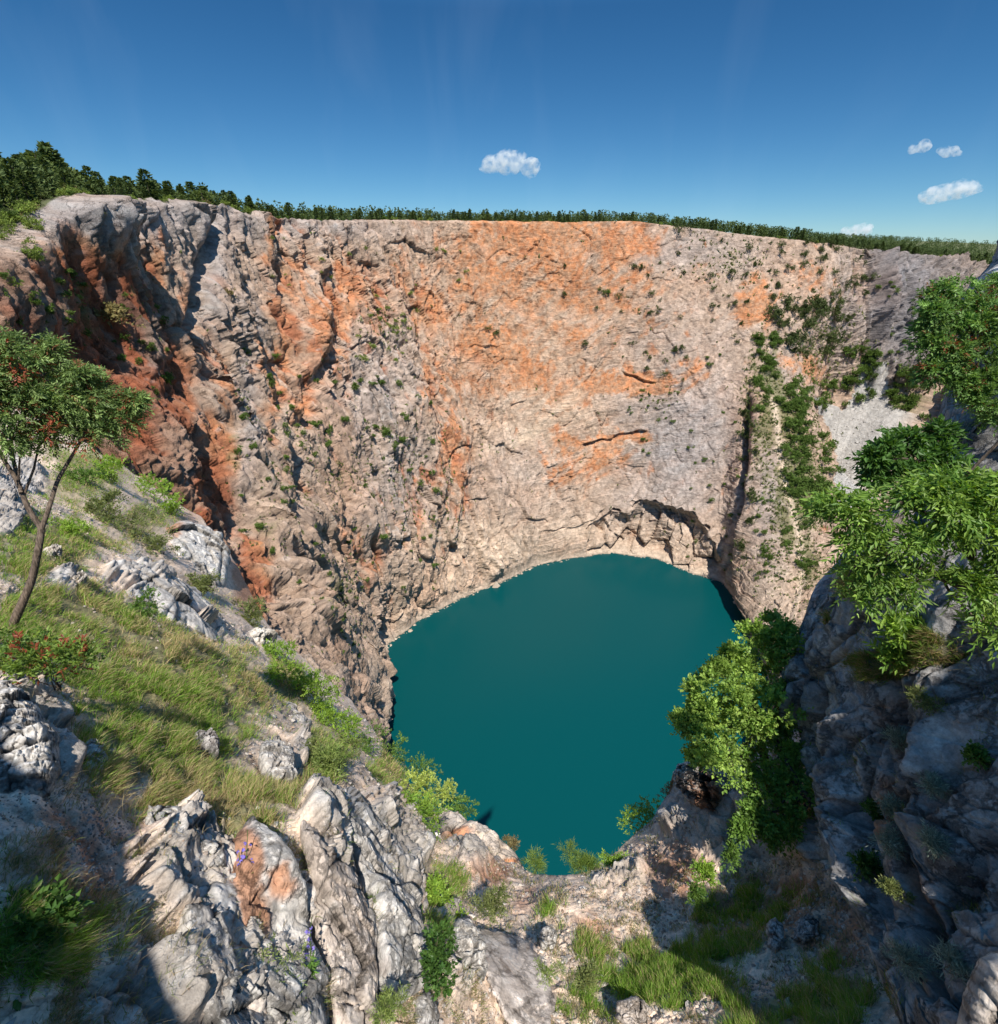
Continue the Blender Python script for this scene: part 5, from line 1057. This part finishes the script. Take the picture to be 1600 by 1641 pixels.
KN = ['pine', 'pine', 'spire', 'round', 'pine', 'round']
CON = [conifer('pine_tree' if k != 'round' else 'broadleaf_tree', 400+i, k) for i, k in enumerate(KN)]
def plat0(Ux, dist):
    j = np.interp(Ux, Ucol, np.arange(NC)); i = int(j); ds = PLAT[::-1]; rws = wallP[:len(PLAT)][::-1, i]
    return np.array([np.interp(dist, ds, rws[:, a]) for a in range(3)])
TAB = {}
def plat(Ux, dist):
    """ground point at this distance behind the rim that is seen at picture column Ux"""
    k_ = int(dist//2)
    if k_ not in TAB:
        us_ = np.linspace(-299, 1895, 700); pp = np.array([plat0(u_, k_*2+1) for u_ in us_]); uu_, _, dd_ = proj(pp); TAB[k_] = (np.where(dd_ > 0, uu_, -9999), us_)
    uu_, us_ = TAB[k_]; j = np.argmin(np.abs(uu_-Ux)); return plat0(us_[j], dist)
rt = np.random.default_rng(5)
arcU = np.concatenate([[0], np.cumsum(np.linalg.norm(np.diff(wallP[len(PLAT)], axis=0), axis=1))])
# evenly spaced in the picture but not nearer than a couple of metres
LABEL = {'pine': ('pine along the crater rim', 'pines along the crater rim'), 'spire': ('pointed conifer along the crater rim', 'pointed conifers along the crater rim'), 'round': ('rounded tree along the crater rim', 'rounded trees along the crater rim')}
cnt = {'pine': 0, 'spire': 0, 'round': 0}
us = np.sort(np.concatenate([rt.uniform(-20, 140, 44), rt.uniform(140, 420, 70), rt.uniform(420, 1390, 196), rt.uniform(1390, 1640, 60)]))
for i, u in enumerate(us):
    k_ = int(rt.choice([0, 1, 2, 3, 4, 5], p=[.22, .2, .14, .12, .22, .10])); kd = KN[k_]
    if u < 140: dist = rt.uniform(4, 20); h = rt.uniform(4.5, 8.5)
    elif u < 420: dist = rt.uniform(3, 24); h = rt.uniform(5.5, 10.5)
    else: dist = rt.uniform(2.5, 26); h = rt.uniform(4.2, 8.4)*(1 if rt.random() > .1 else 1.3)
    if kd == 'round': h *= .72
    q = plat(u, dist); o = new_obj('broadleaf_tree' if kd == 'round' else 'pine_tree', CON[k_][0]); o.location = q; o.scale = (h*rt.uniform(1.15, 1.9),)*2+(h,); o.rotation_euler = (0, 0, rt.uniform(0, 6.28))
    lb, gp = LABEL[kd]
    seg = [(250, 'between bluff and fluted wall'), (420, 'above the fluted left wall'), (600, 'above the red alcoves'), (740, 'above the grey buttress'), (880, 'above the left half of the orange bowl'), (1020, 'above the right half of the orange bowl'), (1180, 'right of the orange bowl'), (1391, 'above the bushy side slope')]
    if 140 <= u <= 1390:
        w_ = [s_[1] for s_ in seg if u < s_[0]][0]; lb = lb.replace('along the crater rim', 'on the crater rim '+w_); gp = gp.replace('along the crater rim', 'on the rim '+w_)
    if u < 140: lb = lb.replace('along the crater rim', 'on the bluff top at the far left'); gp = gp.replace('along the crater rim', 'on the bluff top')
    elif u > 1390: lb = lb.replace('along the crater rim', 'above the grey cliff at the right'); gp = gp.replace('along the crater rim', 'above the grey cliff at right')
    sz_ = 'tall ' if h > 9 else ('short ' if h < 7 else ''); tn_ = '' if dist > 14 else ('front row ' if dist < 6 else '')
    lb = lb.replace('on the crater rim', 'on the rim').replace('above the grey cliff at the right', 'above the grey cliff')
    tag(o, (sz_+tn_+lb).strip(), 'tree', (sz_+tn_+gp).strip()); cnt[kd] += 1
# rise of bigger trees behind the left bluff
for i, (u, dist, h) in enumerate([(62,14,10.5),(76,14,11.5),(90,14,12),(104,14,11.5),(70,18,12),(98,18,12),(48,16,9.5),(84,10,9),(116,16,10),(30,16,9),(10,18,9.5),(55,10,7),(-10,18,9),(82,20,13),(110,20,11),(95,16,13),(74,16,12.5),(64,20,12)]):
    k_ = [3, 5, 0, 1][i % 4]; q = plat(u, dist); o = new_obj('broadleaf_tree' if KN[k_] == 'round' else 'pine_tree', CON[k_][0]); o.location = q; s_ = 1.25 if KN[k_] == 'round' else 1.5; h *= 1.18; o.scale = (h*s_*.8, h*s_*.8, h); o.rotation_euler = (0, 0, rt.uniform(0, 6.28))
    tag(o, ['round topped','pointed'][int(KN[k_] != 'round')]+' dark tree in the clump above the left bluff, '+('left side' if u < 72 else 'right side'), 'tree', ['round topped','pointed'][int(KN[k_] != 'round')]+' dark trees in the clump above the left bluff')
# small bushes right at the edge
for i in range(120):
    u = rt.uniform(-10, 1640) if i > 40 else rt.uniform(-10, 420); q = plat(u, rt.uniform(.3, 4)); kd = ['light', 'green', 'evergreen', 'ochre'][int(rt.choice(4, p=[.35, .3, .25, .1]))]
    o = new_obj('rim_bush', PROTO[kd][int(rt.integers(4))]); r_ = rt.uniform(.9, 2.2)*(1 if u < 300 else 1.0); o.location = q; o.scale = (r_, r_, r_*.9); o.rotation_euler = (0, 0, rt.uniform(0, 6))
    cn_ = dict(light='light green', green='mid green', evergreen='dark green', ochre='ochre')[kd]; pl_ = 'on the left bluff edge' if u < 160 else 'on the rim above the fluted wall' if u < 480 else 'on the rim above the orange bowl' if u < 1020 else 'on the rim right of the orange bowl' if u < 1390 else 'on top of the grey cliff'
    tag(o, cn_+' bush '+pl_, 'bush', cn_+' bushes '+pl_)
# deep wood behind as one mass
mw = MB()
for j in range(3600):
    u = rt.uniform(-120, 1750) if j < 2600 else rt.uniform(1330, 1750); dist = 5+rt.uniform(0, 1)**1.5*(130 if j < 2600 else 700); q = plat(u, dist); h = rt.uniform(5.0, 9.5) if u > 330 else rt.uniform(4.5, 8); n = 46
    if u > 1300: h *= .85
    z = rt.uniform(.1, 1, n); rad = (.34*np.sqrt(1-z)+.015)*rt.uniform(.6, 1.1, n); an = rt.uniform(0, 6.28, n)
    p_ = q+np.stack([np.cos(an)*rad*h, np.sin(an)*rad*h, z*h], 1); a = unit(np.stack([np.cos(an), np.sin(an), rt.normal(.4, .4, n)], 1))
    leaves(mw, p_, a, rt.normal(0, 1, (n, 3)), .2*h*.8, .13*h*.8, (C(.045, .072, .024)+(C(.12, .16, .05)-C(.045, .072, .024))*rt.random((n, 1))))
tag(new_obj('rim_wood', mw.mesh('rim_wood', M_FAR, False)), 'dark pine wood stretching back from the crater rim', None, None, 'stuff')
print('rim wood', time.time()-T0, cnt)

# =================================================================== CLOUDS
mc, tcn, N = nodes('cloud_vapour'); L = tcn.links.new
pv = N('ShaderNodeVolumePrincipled'); pv.inputs['Color'].default_value = (1, 1, 1, 1); pv.inputs['Anisotropy'].default_value = 0
oc_ = N('ShaderNodeOutputMaterial'); L(pv.outputs[0], oc_.inputs['Volume'])
tx = N('ShaderNodeTexCoord'); nz = N('ShaderNodeTexNoise'); nz.inputs['Scale'].default_value = .022; nz.inputs['Detail'].default_value = 7; nz.inputs['Roughness'].default_value = .62
mr = N('ShaderNodeMapRange'); mr.inputs[1].default_value = .46; mr.inputs[2].default_value = .80; mr.inputs[3].default_value = 0; mr.inputs[4].default_value = .04
L(tx.outputs['Object'], nz.inputs['Vector']); L(nz.outputs['Fac'], mr.inputs[0]); L(mr.outputs[0], pv.inputs['Density'])
pv.inputs['Emission Strength'].default_value = 0
def cloud(label, PX, d, seed):
    mb = MB(); c0 = P(*PX[0][:2], d); n = 28
    th = np.linspace(0, 2*np.pi, n, endpoint=False)[None]; ph = np.linspace(.03, np.pi-.03, n//2)[:, None]
    dv = np.stack([np.sin(ph)*np.cos(th), np.sin(ph)*np.sin(th), np.cos(ph)+0*th], -1)
    for (u, v, ru_, rv_) in PX:
        c = P(u, v, d); p_ = c+dv*np.array([ru_, min(ru_, rv_*1.6), rv_])*1.25*d/FPX; p_ = p_+dv*(fbm(p_, 40*d/3000, 3, seed)*rv_*d/FPX*.7)[..., None]
        mb.add(p_.reshape(-1, 3), None, gridfaces(n//2, n, True), (1, 1, 1))
    o = new_obj('cloud', mb.mesh('cloud', mc, True, origin=c0), loc=c0)
    rm = o.modifiers.new('union', 'REMESH'); rm.mode = 'VOXEL'; rm.voxel_size = d/FPX*.8
    tag(o, label, 'cloud')
cloud('fluffy white cloud above the middle of the far rim', [(836,262,26,14),(815,260,22,13),(850,268,14,11),(792,262,16,10),(782,268,12,7),(800,254,9,7),(828,252,14,8)], 3000, 1)
cloud('elongated white cloud in the sky at the right', [(1520,308,28,10),(1500,314,20,9),(1545,300,18,9),(1490,318,12,7),(1560,304,10,6),(1535,296,8,7)], 3200, 2)
cloud('wispy cloud pair, left one high at the right', [(1475,236,14,6),(1482,230,7,5),(1464,241,7,4)], 3400, 3)
cloud('wispy cloud right of its small neighbour high at the right', [(1522,242,12,6),(1532,246,8,4),(1512,240,7,4)], 3400, 4)
cloud('low white cloud touching the treetops at the right', [(1372,372,20,9),(1382,366,12,6),(1362,380,12,6),(1392,364,7,4)], 3600, 5)
cloud('low white cloud at the right edge over the rim', [(1592,416,18,10),(1610,412,20,11),(1575,418,8,5)], 3600, 6)
print('done', time.time()-T0)
